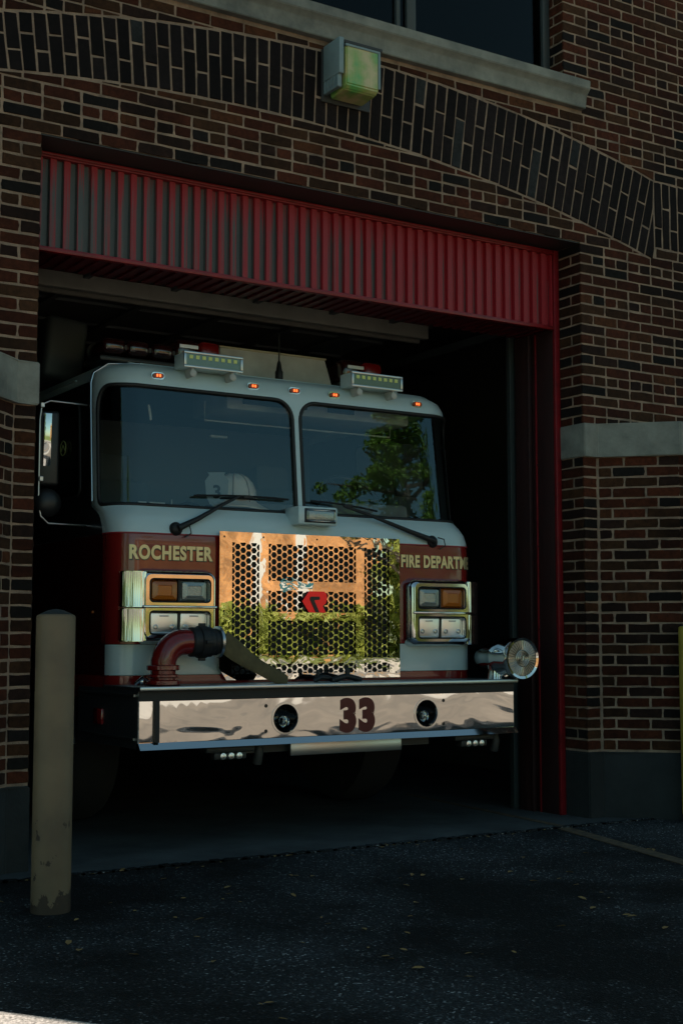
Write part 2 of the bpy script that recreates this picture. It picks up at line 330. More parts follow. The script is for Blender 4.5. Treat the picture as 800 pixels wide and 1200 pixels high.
class MB:
    def __init__(s): s.bm = bmesh.new()
    def _bev(s, vs, bevel, seg=2):
        if bevel > 0:
            es = list({e for v in vs for e in v.link_edges})
            bmesh.ops.bevel(s.bm, geom=es, offset=bevel, segments=seg, affect='EDGES', profile=.5, clamp_overlap=True)
    def box(s, a, b, bevel=0, seg=2):
        a, b = Vector(a), Vector(b); c = (a+b)/2; d = b-a
        r = bmesh.ops.create_cube(s.bm, size=1, matrix=Matrix.Translation(c) @ Matrix.Diagonal((abs(d.x), abs(d.y), abs(d.z), 1)))
        s._bev(r['verts'], bevel, seg); return s
    def obox(s, c, size, rot=(0, 0, 0), bevel=0, seg=2):
        from mathutils import Euler
        mt = Matrix.Translation(c) @ Euler([R(x) for x in rot]).to_matrix().to_4x4() @ Matrix.Diagonal((size[0], size[1], size[2], 1))
        r = bmesh.ops.create_cube(s.bm, size=1, matrix=mt); s._bev(r['verts'], bevel, seg); return s
    def lathe(s, prof, origin, axis, n=24, cap=True):
        """prof: (radius, distance along axis)"""
        ax = Vector(axis).normalized(); q = ax.to_track_quat('Z', 'Y').to_matrix(); o = Vector(origin); rings = []
        for r, h in prof:
            rings.append([s.bm.verts.new(o + q @ Vector((r*math.cos(2*PI*i/n), r*math.sin(2*PI*i/n), h))) for i in range(n)])
        for k in range(len(rings)-1):
            for i in range(n):
                s.bm.faces.new((rings[k][i], rings[k][(i+1) % n], rings[k+1][(i+1) % n], rings[k+1][i]))
        if cap:
            for rg, rev in ((rings[0], True), (rings[-1], False)):
                try: s.bm.faces.new(rg[::-1] if rev else rg)
                except ValueError: pass
        return s
    def cyl(s, p0, p1, r0, r1=None, n=16):
        p0, p1 = Vector(p0), Vector(p1); r1 = r0 if r1 is None else r1
        return s.lathe([(r0, 0), (r1, (p1-p0).length)], p0, p1-p0, n)
    def tube(s, pts, r, n=8, closed=False, radii=None):
        pts = [Vector(p) for p in pts]; k = len(pts); rings = []; up = Vector((0.013, .02, 1)).normalized()
        for i, p in enumerate(pts):
            if closed: d = pts[(i+1) % k]-pts[i-1]
            else: d = pts[min(i+1, k-1)]-pts[max(i-1, 0)]
            d.normalize(); a = d.cross(up)
            if a.length < .08: a = d.cross(Vector((1, 0, .02)))
            a.normalize()
            if i and a.dot(prev) < 0 and abs(a.dot(prev)) > .5: a = -a
            if i and abs(a.dot(prev)) < .7:
                a = (prev - d*prev.dot(d)).normalized()
            prev = a; b = d.cross(a).normalized(); rr = radii[i] if radii else r
            rings.append([s.bm.verts.new(p + (a*math.cos(2*PI*j/n) + b*math.sin(2*PI*j/n))*rr) for j in range(n)])
        m = k if closed else k-1
        for i in range(m):
            A, B = rings[i], rings[(i+1) % k]
            for j in range(n):
                try: s.bm.faces.new((A[j], A[(j+1) % n], B[(j+1) % n], B[j]))
                except ValueError: pass
        if not closed:
            for g in (rings[0][::-1], rings[-1]): s.bm.faces.new(g)
        return s
    def prism(s, pts3, off):
        """closed polygon of 3D points extruded by off"""
        off = Vector(off); a = [s.bm.verts.new(Vector(p)) for p in pts3]; b = [s.bm.verts.new(Vector(p)+off) for p in pts3]
        s.bm.faces.new(a); s.bm.faces.new(b[::-1]); n = len(a)
        for i in range(n): s.bm.faces.new((a[i], b[i], b[(i+1) % n], a[(i+1) % n]))
        return s
    def ball(s, c, r, sc=(1, 1, 1), n=16):
        bmesh.ops.create_uvsphere(s.bm, u_segments=n, v_segments=n//2+2, radius=r, matrix=Matrix.Translation(c) @ Matrix.Diagonal((sc[0], sc[1], sc[2], 1))); return s
    def build(s, name, m, parent=None, smooth=None, loc=None):
        bmesh.ops.recalc_face_normals(s.bm, faces=s.bm.faces)
        me = bpy.data.meshes.new(name); s.bm.to_mesh(me); s.bm.free()
        return link_mesh(name, me, m, parent, smooth, loc)

def sheet(name, x0, y0, x1, y1, z, m, kind='structure'):
    me = bpy.data.meshes.new(name); me.from_pydata([(x0, y0, z), (x1, y0, z), (x1, y1, z), (x0, y1, z)], [], [(0, 1, 2, 3)])
    o = link_mesh(name, me, m); tag(o, kind=kind); return o

def rrect(x0, z0, x1, z1, r, n=6, rx=None):
    rx = rx or r; out = []
    for cx, cz, a in ((x1-rx, z1-r, 0), (x0+rx, z1-r, 90), (x0+rx, z0+r, 180), (x1-rx, z0+r, 270)):
        for i in range(n+1):
            t = R(a+90*i/n); out.append((cx+rx*math.cos(t), cz+r*math.sin(t)))
    return out

def inside(p, poly):
    x, y = p; c = False; j = len(poly)-1
    for i in range(len(poly)):
        xi, yi = poly[i]; xj, yj = poly[j]
        if (yi > y) != (yj > y) and x < (xj-xi)*(y-yi)/(yj-yi)+xi: c = not c
        j = i
    return c

def densify(poly, step):
    out = []
    for i in range(len(poly)):
        a, b = poly[i], poly[(i+1) % len(poly)]; d = math.hypot(b[0]-a[0], b[1]-a[1]); k = max(1, int(math.ceil(d/step)))
        for j in range(k): out.append((a[0]+(b[0]-a[0])*j/k, a[1]+(b[1]-a[1])*j/k))
    return out

def cdt_surface(outer, holes, step, fn):
    """triangulates a 2D region with holes and maps it to 3D"""
    V, E = [], []
    for poly in [outer]+holes:
        pl = densify(poly, step); k0 = len(V); V += pl; E += [(k0+i, k0+(i+1) % len(pl)) for i in range(len(pl))]
    xs = [p[0] for p in outer]; zs = [p[1] for p in outer]
    x = min(xs)+step*.5
    while x < max(xs):
        z = min(zs)+step*.5
        while z < max(zs):
            if inside((x, z), outer) and not any(inside((x, z), h) for h in holes): V.append((x+rnd.uniform(-.1, .1)*step*.1, z))
            z += step
        x += step
    ov, oe, of, _, _, _ = geometry.delaunay_2d_cdt([Vector(v) for v in V], E, [], 0, 1e-6)
    fs = []
    for f in of:
        c = (sum(ov[i][0] for i in f)/len(f), sum(ov[i][1] for i in f)/len(f))
        if inside(c, outer) and not any(inside(c, h) for h in holes): fs.append(tuple(f))
    used = sorted({i for f in fs for i in f}); mp = {u: k for k, u in enumerate(used)}
    return [fn(*ov[u]) for u in used], [tuple(mp[i] for i in f) for f in fs]

def surf_obj(name, outer, holes, step, fn, m, parent, smooth=35, thick=0):
    v, f = cdt_surface(outer, holes, step, fn)
    me = bpy.data.meshes.new(name); me.from_pydata(v, [], f)
    bm = bmesh.new(); bm.from_mesh(me)
    bmesh.ops.recalc_face_normals(bm, faces=bm.faces)
    if thick:
        bmesh.ops.solidify(bm, geom=bm.faces[:], thickness=thick)
    bm.to_mesh(me); bm.free()
    return link_mesh(name, me, m, parent, smooth)

def text_mesh(body, size, off=0., extr=.001, sx=1., align='LEFT', space=1.):
    cu = bpy.data.curves.new('lettering', 'FONT'); cu.body = body; cu.size = size; cu.offset = off; cu.extrude = extr
    cu.align_x = align; cu.space_character = space
    o = bpy.data.objects.new('lettering', cu); col.objects.link(o)
    bpy.context.view_layer.update()
    me = bpy.data.meshes.new_from_object(o.evaluated_get(bpy.context.evaluated_depsgraph_get()))
    bpy.data.objects.remove(o); bpy.data.curves.remove(cu)
    me.transform(Matrix.Diagonal((sx, 1, 1, 1)))
    return me

# ------------------------------------------------------------------ brickwork
CH = .0677          # course height
BW = .2135          # brick + joint
JT = .0108
def eight(P):
    (a, b), (c, d), (e, f), (g_, h) = P; t = (c-a)*rnd.uniform(.06, .14); w = (c-a)*rnd.uniform(.3, .7)
    return [(a+.002, b+.001), (a+w, b), (c-.002, d+.001), (c, (d+f)/2), (e-.002, f-.001), (a+w, f), (g_+.002, h-.001), (g_, (b+h)/2)]
class Bricks:
    def __init__(s): s.v = []; s.f = []; s.c = []
    def colour(s, dark=False):
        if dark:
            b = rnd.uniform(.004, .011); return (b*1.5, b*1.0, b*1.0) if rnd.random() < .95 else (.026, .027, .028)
        t = rnd.random(); k = rnd.uniform(.7, 1.3)
        k *= .43
        if t < .40: c = (.135, .036, .017)
        elif t < .64: c = (.105, .045, .021)
        elif t < .84: c = (.052, .024, .017)
        elif t < .91: c = (.17, .058, .024)
        else: c = (.026, .020, .018)
        return tuple(x*k for x in c)
    def poly(s, P, fr, dark=False, c=None):
        if len(P) < 3: return
        O, U, V, Nn = fr; k0 = len(s.v); n = len(P)
        ar = abs(sum(P[i][0]*P[(i+1) % n][1]-P[(i+1) % n][0]*P[i][1] for i in range(n)))/2
        if ar < 2e-4: return
        P = [(u+rnd.uniform(-.0026, .0026), v+rnd.uniform(-.0024, .0024)) for u, v in P]
        cu = sum(p[0] for p in P)/n; cv = sum(p[1] for p in P)/n; d = rnd.uniform(-.0018, .0022)
        tu = rnd.uniform(-.01, .01); tv = rnd.uniform(-.015, .015)
        for ins, dep in ((.0035, 0), (0, -.0045), (0, -.016)):
            for u, v in P:
                L_ = math.hypot(cu-u, cv-v) or 1; q = min(.4, ins*1.3/L_)
                uu, vv = u+(cu-u)*q, v+(cv-v)*q
                s.v.append(tuple(O + U*uu + V*vv + Nn*(d+dep+(uu-cu)*tu+(vv-cv)*tv)))
        c = c or s.colour(dark)
        s.f.append(tuple(range(k0, k0+n))); s.c.append(c)
        for r in range(2):
            for i in range(n):
                a = k0+r*n+i; b = k0+r*n+(i+1) % n; s.f.append((a, b, b+n, a+n)); s.c.append(c)
    def rect(s, u0, v0, u1, v1, fr, **k):
        if u1-u0 > .012: s.poly(eight([(u0, v0), (u1, v0), (u1, v1), (u0, v1)]), fr, **k)
    def build(s, name, parent):
        me = bpy.data.meshes.new(name); me.from_pydata(s.v, [], s.f)
        bm = bmesh.new(); bm.from_mesh(me); bmesh.ops.recalc_face_normals(bm, faces=bm.faces); bm.to_mesh(me); bm.free()
        at = me.color_attributes.new('Col', 'FLOAT_COLOR', 'CORNER')
        cs = []
        for p, c in zip(me.polygons, s.c): cs += list(c4(c))*p.loop_total
        at.data.foreach_set('color', cs)
        return link_mesh(name, me, M['brick'], parent)

def clip(P, a, b, c):
    """keep a*u + b*v <= c"""
    out = []
    for i in range(len(P)):
        p, q = P[i], P[(i+1) % len(P)]; dp = a*p[0]+b*p[1]-c; dq = a*q[0]+b*q[1]-c
        if dp <= 0: out.append(p)
        if (dp < 0) != (dq < 0) and dp != dq:
            t = dp/(dp-dq); out.append((p[0]+(q[0]-p[0])*t, p[1]+(q[1]-p[1])*t))
    return out

OX = 1.842; LZ = 3.742                 # half width and height of the truck doorway
ACX, ACR, ACT = -.53, 11.3, .44         # relieving arch: centre x, inner radius, depth
ACZ = 4.140-ACR
SKEW = 2.50
def arc_lo(x): return ACZ+math.sqrt(ACR**2-(x-ACX)**2)
EX, ER = .10, 9.8                        # extrados: its own, slightly flatter-set circle
EZ = 4.585-ER
def arc_hi(x): return EZ+math.sqrt(ER**2-(x-EX)**2)
def ring_outer(t):
    # distance from the intrados centre to the extrados along direction t
    dx_, dz_ = math.sin(t), math.cos(t); ox, oz = ACX-EX, ACZ-EZ
    b_ = ox*dx_+oz*dz_; return -b_+math.sqrt(b_*b_-(ox*ox+oz*oz-ER*ER))
WX1, WZ0 = 1.722, 4.83                  # upper window: right jamb, top of its sill
SILL = (-2.4, 4.645, 1.875)
X0, X1, ZT = -4.25, 4.6, 6.25
station = thing('fire_station', 'dark red brick fire station with a wide relieving arch above its open truck bay', 'building', (0, 0, 0))
FR = (Vector((0, 0, 0)), Vector((1, 0, 0)), Vector((0, 0, 1)), Vector((0, -1, 0)))
bk = Bricks(); arch = Bricks()
def course_segments(z):
    """free x-intervals of the facade at height z (centre of a course)"""
    seg = [(X0, X1)]
    def cut(a, b):
        out = []
        for s0, s1 in seg:
            if b <= s0 or a >= s1: out.append((s0, s1)); continue
            if a > s0: out.append((s0, a))
            if b < s1: out.append((b, s1))
        return out
    if z < LZ: seg = cut(-OX, OX)
    if WZ0 < z: seg = cut(-2.25, WX1)
    if SILL[1] < z < WZ0: seg = cut(SILL[0], SILL[2])
    if z < 2.535:
        seg = [(-1.955, -OX), (OX, 1.955)]
    return seg
k = -55
while True:
    z0 = LZ+k*CH; zc = z0+CH/2
    if z0 > ZT: break
    if z0 < .40: k += 1; continue
    if 2.30 < zc < 2.54: k += 1; continue
    header = (k % 4 == 2) and zc > 2.54
    for s0, s1 in course_segments(zc):
        w = BW/2 if header else BW
        off = 0 if k % 2 else BW/2
        if s0 == X0 and s1 < 0: us = 'R'; anchor = s1
        else: us = 'L'; anchor = s0
        if s0 == X0 and s1 == X1: anchor = -OX
        if z0 < LZ and s1-s0 < .3: off = 0
        start = anchor+off if us == 'L' else anchor-off
        i0 = int(math.floor((s0-start)/w))-1; i1 = int(math.ceil((s1-start)/w))+1
        for i in range(i0, i1):
            u0 = max(s0, start+i*w); u1 = min(s1, start+(i+1)*w)
            if u1-u0 < .02: continue
            a0, a1 = u0+JT/2, u1-JT/2
            if abs(u0-s0) < 1e-6: a0 = u0
            if abs(u1-s1) < 1e-6: a1 = u1
            P = [(a0, z0+JT/2), (a1, z0+JT/2), (a1, z0+CH-JT/2), (a0, z0+CH-JT/2)]
            xm = (a0+a1)/2
            if xm > -3.7 and xm < SKEW+.03:
                lo, hi = arc_lo(xm), arc_hi(xm); sl = -(xm-ACX)/math.sqrt(ACR**2-(xm-ACX)**2)
                if z0+CH < lo-.03: bk.poly(eight(P), FR); continue
                if z0 > hi+.03: bk.poly(eight(P), FR); continue
                bk.poly(clip(P, -sl, 1, (lo-JT)-sl*xm), FR)
                s2 = -(xm-EX)/math.sqrt(ER**2-(xm-EX)**2)
                bk.poly(clip(P, s2, -1, -((hi+JT)-s2*xm)), FR)
            elif xm >= SKEW+.03:
                if z0+CH < 3.80+.02 or z0 > 4.25: bk.poly(eight(P), FR)
            else: bk.poly(eight(P), FR)
    k += 1
# arch: radial columns, a long and a short brick alternately outermost, cut off on the skewback
pitch = .0755; a0 = math.asin((-3.66-ACX)/ACR); a1 = math.asin((SKEW+.15-ACX)/ACR); nA = int((a1-a0)*ACR/pitch)
for i in range(nA):
    t = a0+(i+.5)*(a1-a0)/nA
    h = (pitch-JT)/2; th_ = ring_outer(t)-ACR; ln = th_*.64
    spl = ACR+(ln if i % 2 else th_-ln)
    for r0, r1 in ((ACR+.004, spl-JT/2), (spl+JT/2, ACR+th_-.004)):
        P = []
        for du, rr in ((-h*r0/ACR, r0), (h*r0/ACR, r0), (h*r1/ACR, r1), (-h*r1/ACR, r1)):
            P.append((ACX+rr*math.sin(t)+du*math.cos(t), ACZ+rr*math.cos(t)-du*math.sin(t)))
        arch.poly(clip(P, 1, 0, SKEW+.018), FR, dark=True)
x = SKEW+.032; i = 0
while x < X1:
    spl = 3.80+(.30 if i % 2 else .155)
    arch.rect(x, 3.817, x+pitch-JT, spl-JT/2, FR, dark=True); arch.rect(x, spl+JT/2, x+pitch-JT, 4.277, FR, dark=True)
    x += pitch; i += 1
# jamb reveals of the doorway (plane x = +-OX, going inwards) and window reveal
for sx in (1, -1):
    fr = (Vector((sx*OX, 0, 0)), Vector((0, 1, 0)), Vector((0, 0, 1)), Vector((-sx, 0, 0)))
    for k in range(-50, 0):
        z0 = LZ+k*CH
        if z0 < .40 or 2.30 < z0+CH/2 < 2.54: continue
        if k % 2: bk.rect(.006, z0+JT/2, .30, z0+CH-JT/2, fr)
        else: bk.rect(.006, z0+JT/2, .095, z0+CH-JT/2, fr); bk.rect(.095+JT, z0+JT/2, .30, z0+CH-JT/2, fr)
fr = (Vector((WX1, 0, 0)), Vector((0, 1, 0)), Vector((0, 0, 1)), Vector((-1, 0, 0)))
for k in range(16, 38):
    z0 = LZ+k*CH
    if z0 < WZ0: continue
    if k % 2: bk.rect(.006, z0+JT/2, .20, z0+CH-JT/2, fr)
    else: bk.rect(.006, z0+JT/2, .095, z0+CH-JT/2, fr); bk.rect(.095+JT, z0+JT/2, .2, z0+CH-JT/2, fr)
# splayed buttress faces below the stone band
SD = .37; SA = 1.955
q = math.sqrt(.5)
for sx in (1, -1):
    for part, (O, U, Nn, ln) in enumerate((
            (Vector((sx*SA, 0, 0)), Vector((sx*q, -q, 0)), Vector((-sx*q, -q, 0)), SD/q),
            (Vector((sx*(SA+SD), -SD, 0)), Vector((sx, 0, 0)), Vector((0, -1, 0)), 1.9))):
        fr = (O, U, Vector((0, 0, 1)), Nn)
        for k in range(-50, -17):
            z0 = LZ+k*CH
            if z0 < .40 or z0+CH/2 > 2.30: continue
            u = .012 if part == 0 else 0
            first = (.085 if k % 2 else .163)
            while u < ln-.005:
                w = first if u < .02 else BW
                e = min(u+w, ln)
                bk.rect(u+(JT/2 if u > .02 else 0), z0+JT/2, e-(JT/2 if e < ln else 0), z0+CH-JT/2, fr); u += w
wall_bricks = bk.build('brickwork', station)
arch.build('relieving_arch', station)
# mortar body of the walls
m = MB(); T = .40; g = .0045
def wallbox(x0, z0, x1, z1): m.box((x0, g, z0), (x1, T, z1))
wallbox(-9, 2.40, -OX-g, LZ+g); wallbox(OX+g, 2.40, 14, LZ+g)
wallbox(-4.25, LZ+g, 14, WZ0-.05); wallbox(-4.25, WZ0-.05, -2.25, 9.); wallbox(WX1+g, WZ0-.05, 14, 9.); wallbox(-2.25, 6.4, WX1+g, 9.)
m.bm.free(); m = MB()
wallbox(-4.25, 0, -OX-g, LZ+g); wallbox(OX+g, 0, 14, LZ+g)
wallbox(-4.25, LZ+g, 14, WZ0-.05); wallbox(-4.25, WZ0-.05, -2.25, 9.); wallbox(WX1+g, WZ0-.05, 14, 9.); wallbox(-2.25, 6.4, WX1+g, 9.)
for sx in (1, -1):
    xe = 4.2
    m.prism([(sx*(SA+g*.4), .1, 0), (sx*(SA+g*.4), g, 0), (sx*(SA+SD+g*.4), -SD+g, 0), (sx*xe, -SD+g, 0), (sx*xe, .1, 0)], (0, 0, 2.40))
m.build('mortar', M['mortar'], station)
# building mass
m = MB(); m.box((-4.25, .41, 3.95), (14, 15, 9)); m.box((-4.25, .41, 0), (-2.7, 15, 3.94)); m.box((3.4, .41, 0), (14, 15, 3.94)); m.box((-2.69, 14, 0), (3.39, 15, 3.94))
m.build('rear_walls', M['far_brick'], station)
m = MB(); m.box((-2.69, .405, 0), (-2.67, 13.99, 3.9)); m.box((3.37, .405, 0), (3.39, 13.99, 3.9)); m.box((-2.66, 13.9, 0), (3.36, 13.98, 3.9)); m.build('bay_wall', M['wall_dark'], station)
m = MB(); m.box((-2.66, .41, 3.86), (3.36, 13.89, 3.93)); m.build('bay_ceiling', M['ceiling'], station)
m = MB()
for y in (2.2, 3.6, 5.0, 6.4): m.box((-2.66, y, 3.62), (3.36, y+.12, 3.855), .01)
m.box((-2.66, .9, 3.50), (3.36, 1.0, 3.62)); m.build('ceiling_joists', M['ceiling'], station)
m = MB(); m.box((-2.4, 1.30, 3.30), (1.55, 1.36, 3.40), .006); m.box((-2.4, 1.62, 3.345), (1.70, 1.65, 3.375), .004)
m.build('door_edge_rail', M['beam'], station)
for x in (-1.80, 1.765):
    mm = MB(); mm.box((x-.022, .62, 0.0), (x+.022, .66, 3.22), .004); mm.box((x-.022, .66, 3.24), (x+.022, 4.2, 3.29), .004); mm.build('door_track', mat('track_steel', (.03, .04, .042), .6), station)
m = MB(); m.box((-1.58, .80, 3.42), (1.62, 3.4, 3.46), .004)
for y in (1.4, 2.0, 2.6, 3.2): m.box((-1.58, y, 3.40), (1.62, y+.04, 3.42))
for x in (-1.1, -.5, .1, .7, 1.2): m.box((x, .85, 3.375), (x+.04, 3.35, 3.398))
m.build('raised_bay_door', M['wall_dark'], station)
# stone: band, sill, plinth
def band(sx):
    mm = MB(); e = .028; z0, z1 = 2.318, 2.537
    A = [(sx*(OX-.008), .29), (sx*(OX-.008), -.012-e*.3), (sx*(SA+.02-e), -.012-e*.3), (sx*(SA+SD-e*.4), -SD-e), (sx*4.2, -SD-e), (sx*4.2, .1), (sx*(OX+.2), .1), (sx*(OX+.2), .29)]
    mm.prism([(a, b, z0) for a, b in A], (0, 0, z1-z0))
    bmesh.ops.bevel(mm.bm, geom=mm.bm.edges[:], offset=.006, segments=2, affect='EDGES', clamp_overlap=True)
    return mm.build('stone_band', M['stone'], station, 30)
band(1); band(-1)
for sx in (1, -1):
    mm = MB(); A = [(sx*(OX-.004), .30), (sx*(OX-.004), -.012), (sx*(SA+.005), -.012), (sx*(SA+SD+.0), -SD-.02), (sx*4.22, -SD-.02), (sx*4.22, .12), (sx*(OX+.25), .12), (sx*(OX+.25), .30)]
    mm.prism([(a, b, -.02) for a, b in A], (0, 0, .435)); bmesh.ops.bevel(mm.bm, geom=mm.bm.edges[:], offset=.008, segments=2, affect='EDGES', clamp_overlap=True)
    mm.build('plinth', M['plinth'], station, 30)
m = MB()
A = [(0, SILL[1]), (-.045, SILL[1]), (-.048, SILL[1]+.075), (-.06, SILL[1]+.095), (-.09, SILL[1]+.115), (-.093, WZ0-.012), (0.0, WZ0), (.18, WZ0+.01), (.18, SILL[1])]
m.prism([(SILL[0], y, z) for y, z in A], (SILL[2]-SILL[0], 0, 0)); bmesh.ops.bevel(m.bm, geom=m.bm.edges[:], offset=.004, segments=2, affect='EDGES', clamp_overlap=True)
m.build('window_sill', M['stone'], station, 30)
# upper window
m = MB()
for x, w in ((-2.2, .06), (-.70, .05), (.55, .07), (.47, .03), (1.66, .06)): m.box((x, .13, WZ0+.01), (x+w, .19, 6.4), .006)
m.box((-2.2, .135, WZ0+.008), (1.72, .185, WZ0+.07), .004); m.box((-2.2, .14, 5.7), (1.72, .18, 5.74))
win = m.build('upper_window', mat('window_frame_paint', (.045, .055, .06), .5), station, 30)
mm = MB(); mm.box((-2.2, .155, WZ0+.06), (1.7, .160, 6.38)); mm.build('pane', M['window_glass'], win)
mm = MB(); mm.box((-2.24, .30, WZ0-.04), (1.72, .31, 6.4)); mm.build('window_shade', mat('dark_room', (.02, .022, .024), .9), win)
# steel lintel
m = MB(); m.box((-OX-.02, .012, LZ-.004), (OX+.10, .30, LZ+.006)); m.build('lintel', M['dark_steel'], station)
# red door frame (right and left) and ribbed transom panel
def frame_side(sx):
    mm = MB()
    mm.box((sx*1.797, .236, 0), (sx*1.812, .46, LZ-.01), .002)              # web
    mm.box((sx*1.765, .452, 0), (sx*1.796, .47, 3.19), .002)                # stop bead
    mm.box((sx*1.770, .471, 0), (sx*1.812, .60, 3.19), .002)
    for z in (1.2, 1.75, 2.3): mm.cyl((sx*1.797, .40, z), (sx*1.788, .40, z), .008, n=8)
    fo = mm.build('door_frame', M['oxide'], station, 30)
    mm = MB(); mm.box((sx*1.795, .211, 0), (sx*(OX-.003), .2345, LZ-.008), .003); mm.box((sx*1.786, .4, 0), (sx*1.796, .412, 3.19), .002); mm.build('frame_flange', M['red_paint'], fo, 30)
frame_side(1); frame_side(-1)
pv, pf = [], []
xa, xb = -1.79, 1.79; pz0, pz1 = 3.215, 3.70; px = .0775
prof = []; x = xa
while x < xb-.01:
    prof += [(x, .222), (x+.034, .222), (x+.040, .246), (x+.071, .246)]; x += px
for i, (x, y) in enumerate(prof): pv += [(min(x, xb), y, pz0), (min(x, xb), y, pz1)]
for i in range(len(prof)-1): pf.append((2*i, 2*i+2, 2*i+3, 2*i+1))
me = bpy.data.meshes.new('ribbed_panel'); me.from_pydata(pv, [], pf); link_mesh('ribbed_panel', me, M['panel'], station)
m = MB(); m.box((xa-.003, .250, pz0-.02), (xb+.003, .262, LZ-.012)); m.build('panel_backing', M['frame_red'], station)
m = MB(); m.box((xa, .208, 3.188), (xb, .249, 3.214), .004); m.box((xa, .205, 3.700), (xb, .249, 3.712), .002); m.box((xa, .212, 3.716), (xb, .249, 3.732), .003)
m.build('panel_rail', M['red_paint'], station, 30)
m = MB(); x = xa                                                      # ribbed underside behind the rail
while x < xb: m.box((x, .264, 3.20), (x+.04, .60, 3.212)); x += px
m.box((xa, .264, 3.214), (xb, .60, 3.222)); m.build('transom_soffit', M['frame_red'], station)
m = MB(); m.tube([(2.44, -.47, .02), (2.44, -.47, 2.2), (2.44, -.40, 2.3)], .045, 12); m.build('downpipe', mat('pipe_green', (.03, .045, .035), .5, var=.4), station, 40)

# wall light over the doorway
wl = thing('wall_light', 'boxy wall light with aged green and amber glass on the brick arch', 'lamp', (0.0, 0, 4.3))
m = MB(); m.box((-.150, -.19, 4.385), (-.118, -.012, 4.60), .004); m.build('side_housing', M['fixture_grey'], wl, 30)
m = MB()
for i in range(5): m.box((-.148, -.17+i*.034, 4.312), (-.121, -.145+i*.034, 4.384), .002)
m.box((-.146, -.165, 4.310), (-.124, -.015, 4.322)); m.build('vent_louvres', M['fixture_grey'], wl)
m = MB(); m.box((-.16, -.014, 4.27), (.175, -.001, 4.585), .003); m.box((-.115, -.19, 4.572), (.15, -.014, 4.59), .003); m.build('back_plate', M['dark_steel'], wl)
m = MB(); 
m.bm.free(); m = MB()
A = [(-.2, 4.556), (-.2, 4.325), (-.17, 4.302), (-.02, 4.290), (-.016, 4.565)]
m.prism([(-.108, y, z) for y, z in A], (.225, 0, 0)); bmesh.ops.bevel(m.bm, geom=m.bm.edges[:], offset=.008, segments=2, affect='EDGES', clamp_overlap=True)
m.build('glass_lens', M['lamp_glass'], wl, 30)
m = MB(); m.box((-.116, -.206, 4.548), (.125, -.196, 4.562), .002); m.box((.110, -.206, 4.335), (.125, -.196, 4.548), .002); m.build('lens_trim', M['fixture_grey'], wl)

# ------------------------------------------------------------------ ground
sheet('ground', -900, -900, 900, 900, -.012, M['grass'])
def apron():
    """asphalt with an uneven front edge against the concrete"""
    m = MB(); m.box((-2.66, -.21, -.05), (3.36, 13.9, -.0005)); return m
o = sheet('driveway', -30, -7.6, 30, -.2, -.004, M['asphalt'])
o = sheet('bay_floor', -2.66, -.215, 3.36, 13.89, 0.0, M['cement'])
m = MB()
for pts in ([(1.44, -.20), (1.37, -.22), (1.04, -1.56), (.70, -2.9), (.80, -2.9), (1.13, -1.56), (1.47, -.21)],):
    m.prism([(x, y, -.003) for x, y in pts], (0, 0, .004))
m.prism([(x, y, .0005) for x, y in [(1.47, -.2), (1.42, -.2), (1.60, 1.7), (1.65, 1.7)]], (0, 0, .003))
tag(m.build('floor_marking', mat('worn_buff_paint', (.17, .11, .06), .85, c2=(.04, .03, .022), vscale=18)), kind='structure')
m = MB(); m.prism([(x, y, -.0035) for x, y in [(-2.55, -2.72), (-2.79, -2.375), (-4.5, -2.2), (-6, -6), (-2.2, -6)]], (0, 0, .006))  # driveway painted pale where the sun falls, cut to the shadow edge
tag(m.build('painted_sun_patch', mat('painted_sun_asphalt', (.62, .55, .50), .9, c2=(.10, .09, .08), vscale=75, bump=1., bscale=80, bdist=.01)), kind='structure')
# torn asphalt lip where it meets the apron
m = MB(); x = -2.3
while x < 2.2:
    w = rnd.uniform(.05, .16); m.prism([(x, -.24, -.003), (x+w, -.24, -.003), (x+w*.9, -.2+rnd.uniform(-.012, .03), -.003), (x+w*.3, -.2+rnd.uniform(-.01, .03), -.003)], (0, 0, .008)); x += w*.8
tag(m.build('driveway_edge', M['asphalt']), kind='structure')
sheet('parking_pavement', -60, -17., 90, -7.6, -.006, M['lot'])
sheet('crossing_pavement', -60, -23.5, 90, -17., -.0055, M['sidewalk'])
def ring(name, cx, cy, r0, r1, z, m):
    o_ = MB(); A = np.linspace(0, 2*PI, 64, endpoint=False); a_ = [o_.bm.verts.new((cx+r1*math.cos(t), cy+r1*math.sin(t), z)) for t in A]
    if r0 <= 0: o_.bm.faces.new(a_)
    else:
        b_ = [o_.bm.verts.new((cx+r0*math.cos(t), cy+r0*math.sin(t), z)) for t in A]
        for i in range(64): o_.bm.faces.new((a_[i], a_[(i+1) % 64], b_[(i+1) % 64], b_[i]))
    tag(o_.build(name, m), kind='structure')
ring('turning_circle', -7.5, -17.5, 0, 9.6, -.001, M['road'])
ring('circle_kerb', -7.5, -17.5, 9.6, 10.5, .003, M['sidewalk'])
ring('circle_line', -7.5, -17.5, 7.6, 7.75, .003, M['lane'])
sheet('road', -120, -33, 160, -23.5, -.008, M['road'])
m = MB()
for y in (-28.4, -28.0): m.box((-100, y, -.007), (140, y+.13, -.003))
tag(m.build('road_centre_line', M['lane']), kind='structure')
m = MB(); m.box((-120, -33.3, -.02), (160, -33.0, .12), .02); m.box((-120, -23.5, -.02), (160, -23.3, .06), .01)
tag(m.build('kerb', M['sidewalk']), kind='structure')
m = MB(); m.box((-120, -37.5, -.02), (160, -33.3, .05)); tag(m.build('pavement', M['sidewalk']), kind='structure')
o = MB()
pts = [(8, -38), (14, -41.5), (20, -43.2), (27, -43.4), (34, -42), (40, -39), (44, -37.5)]
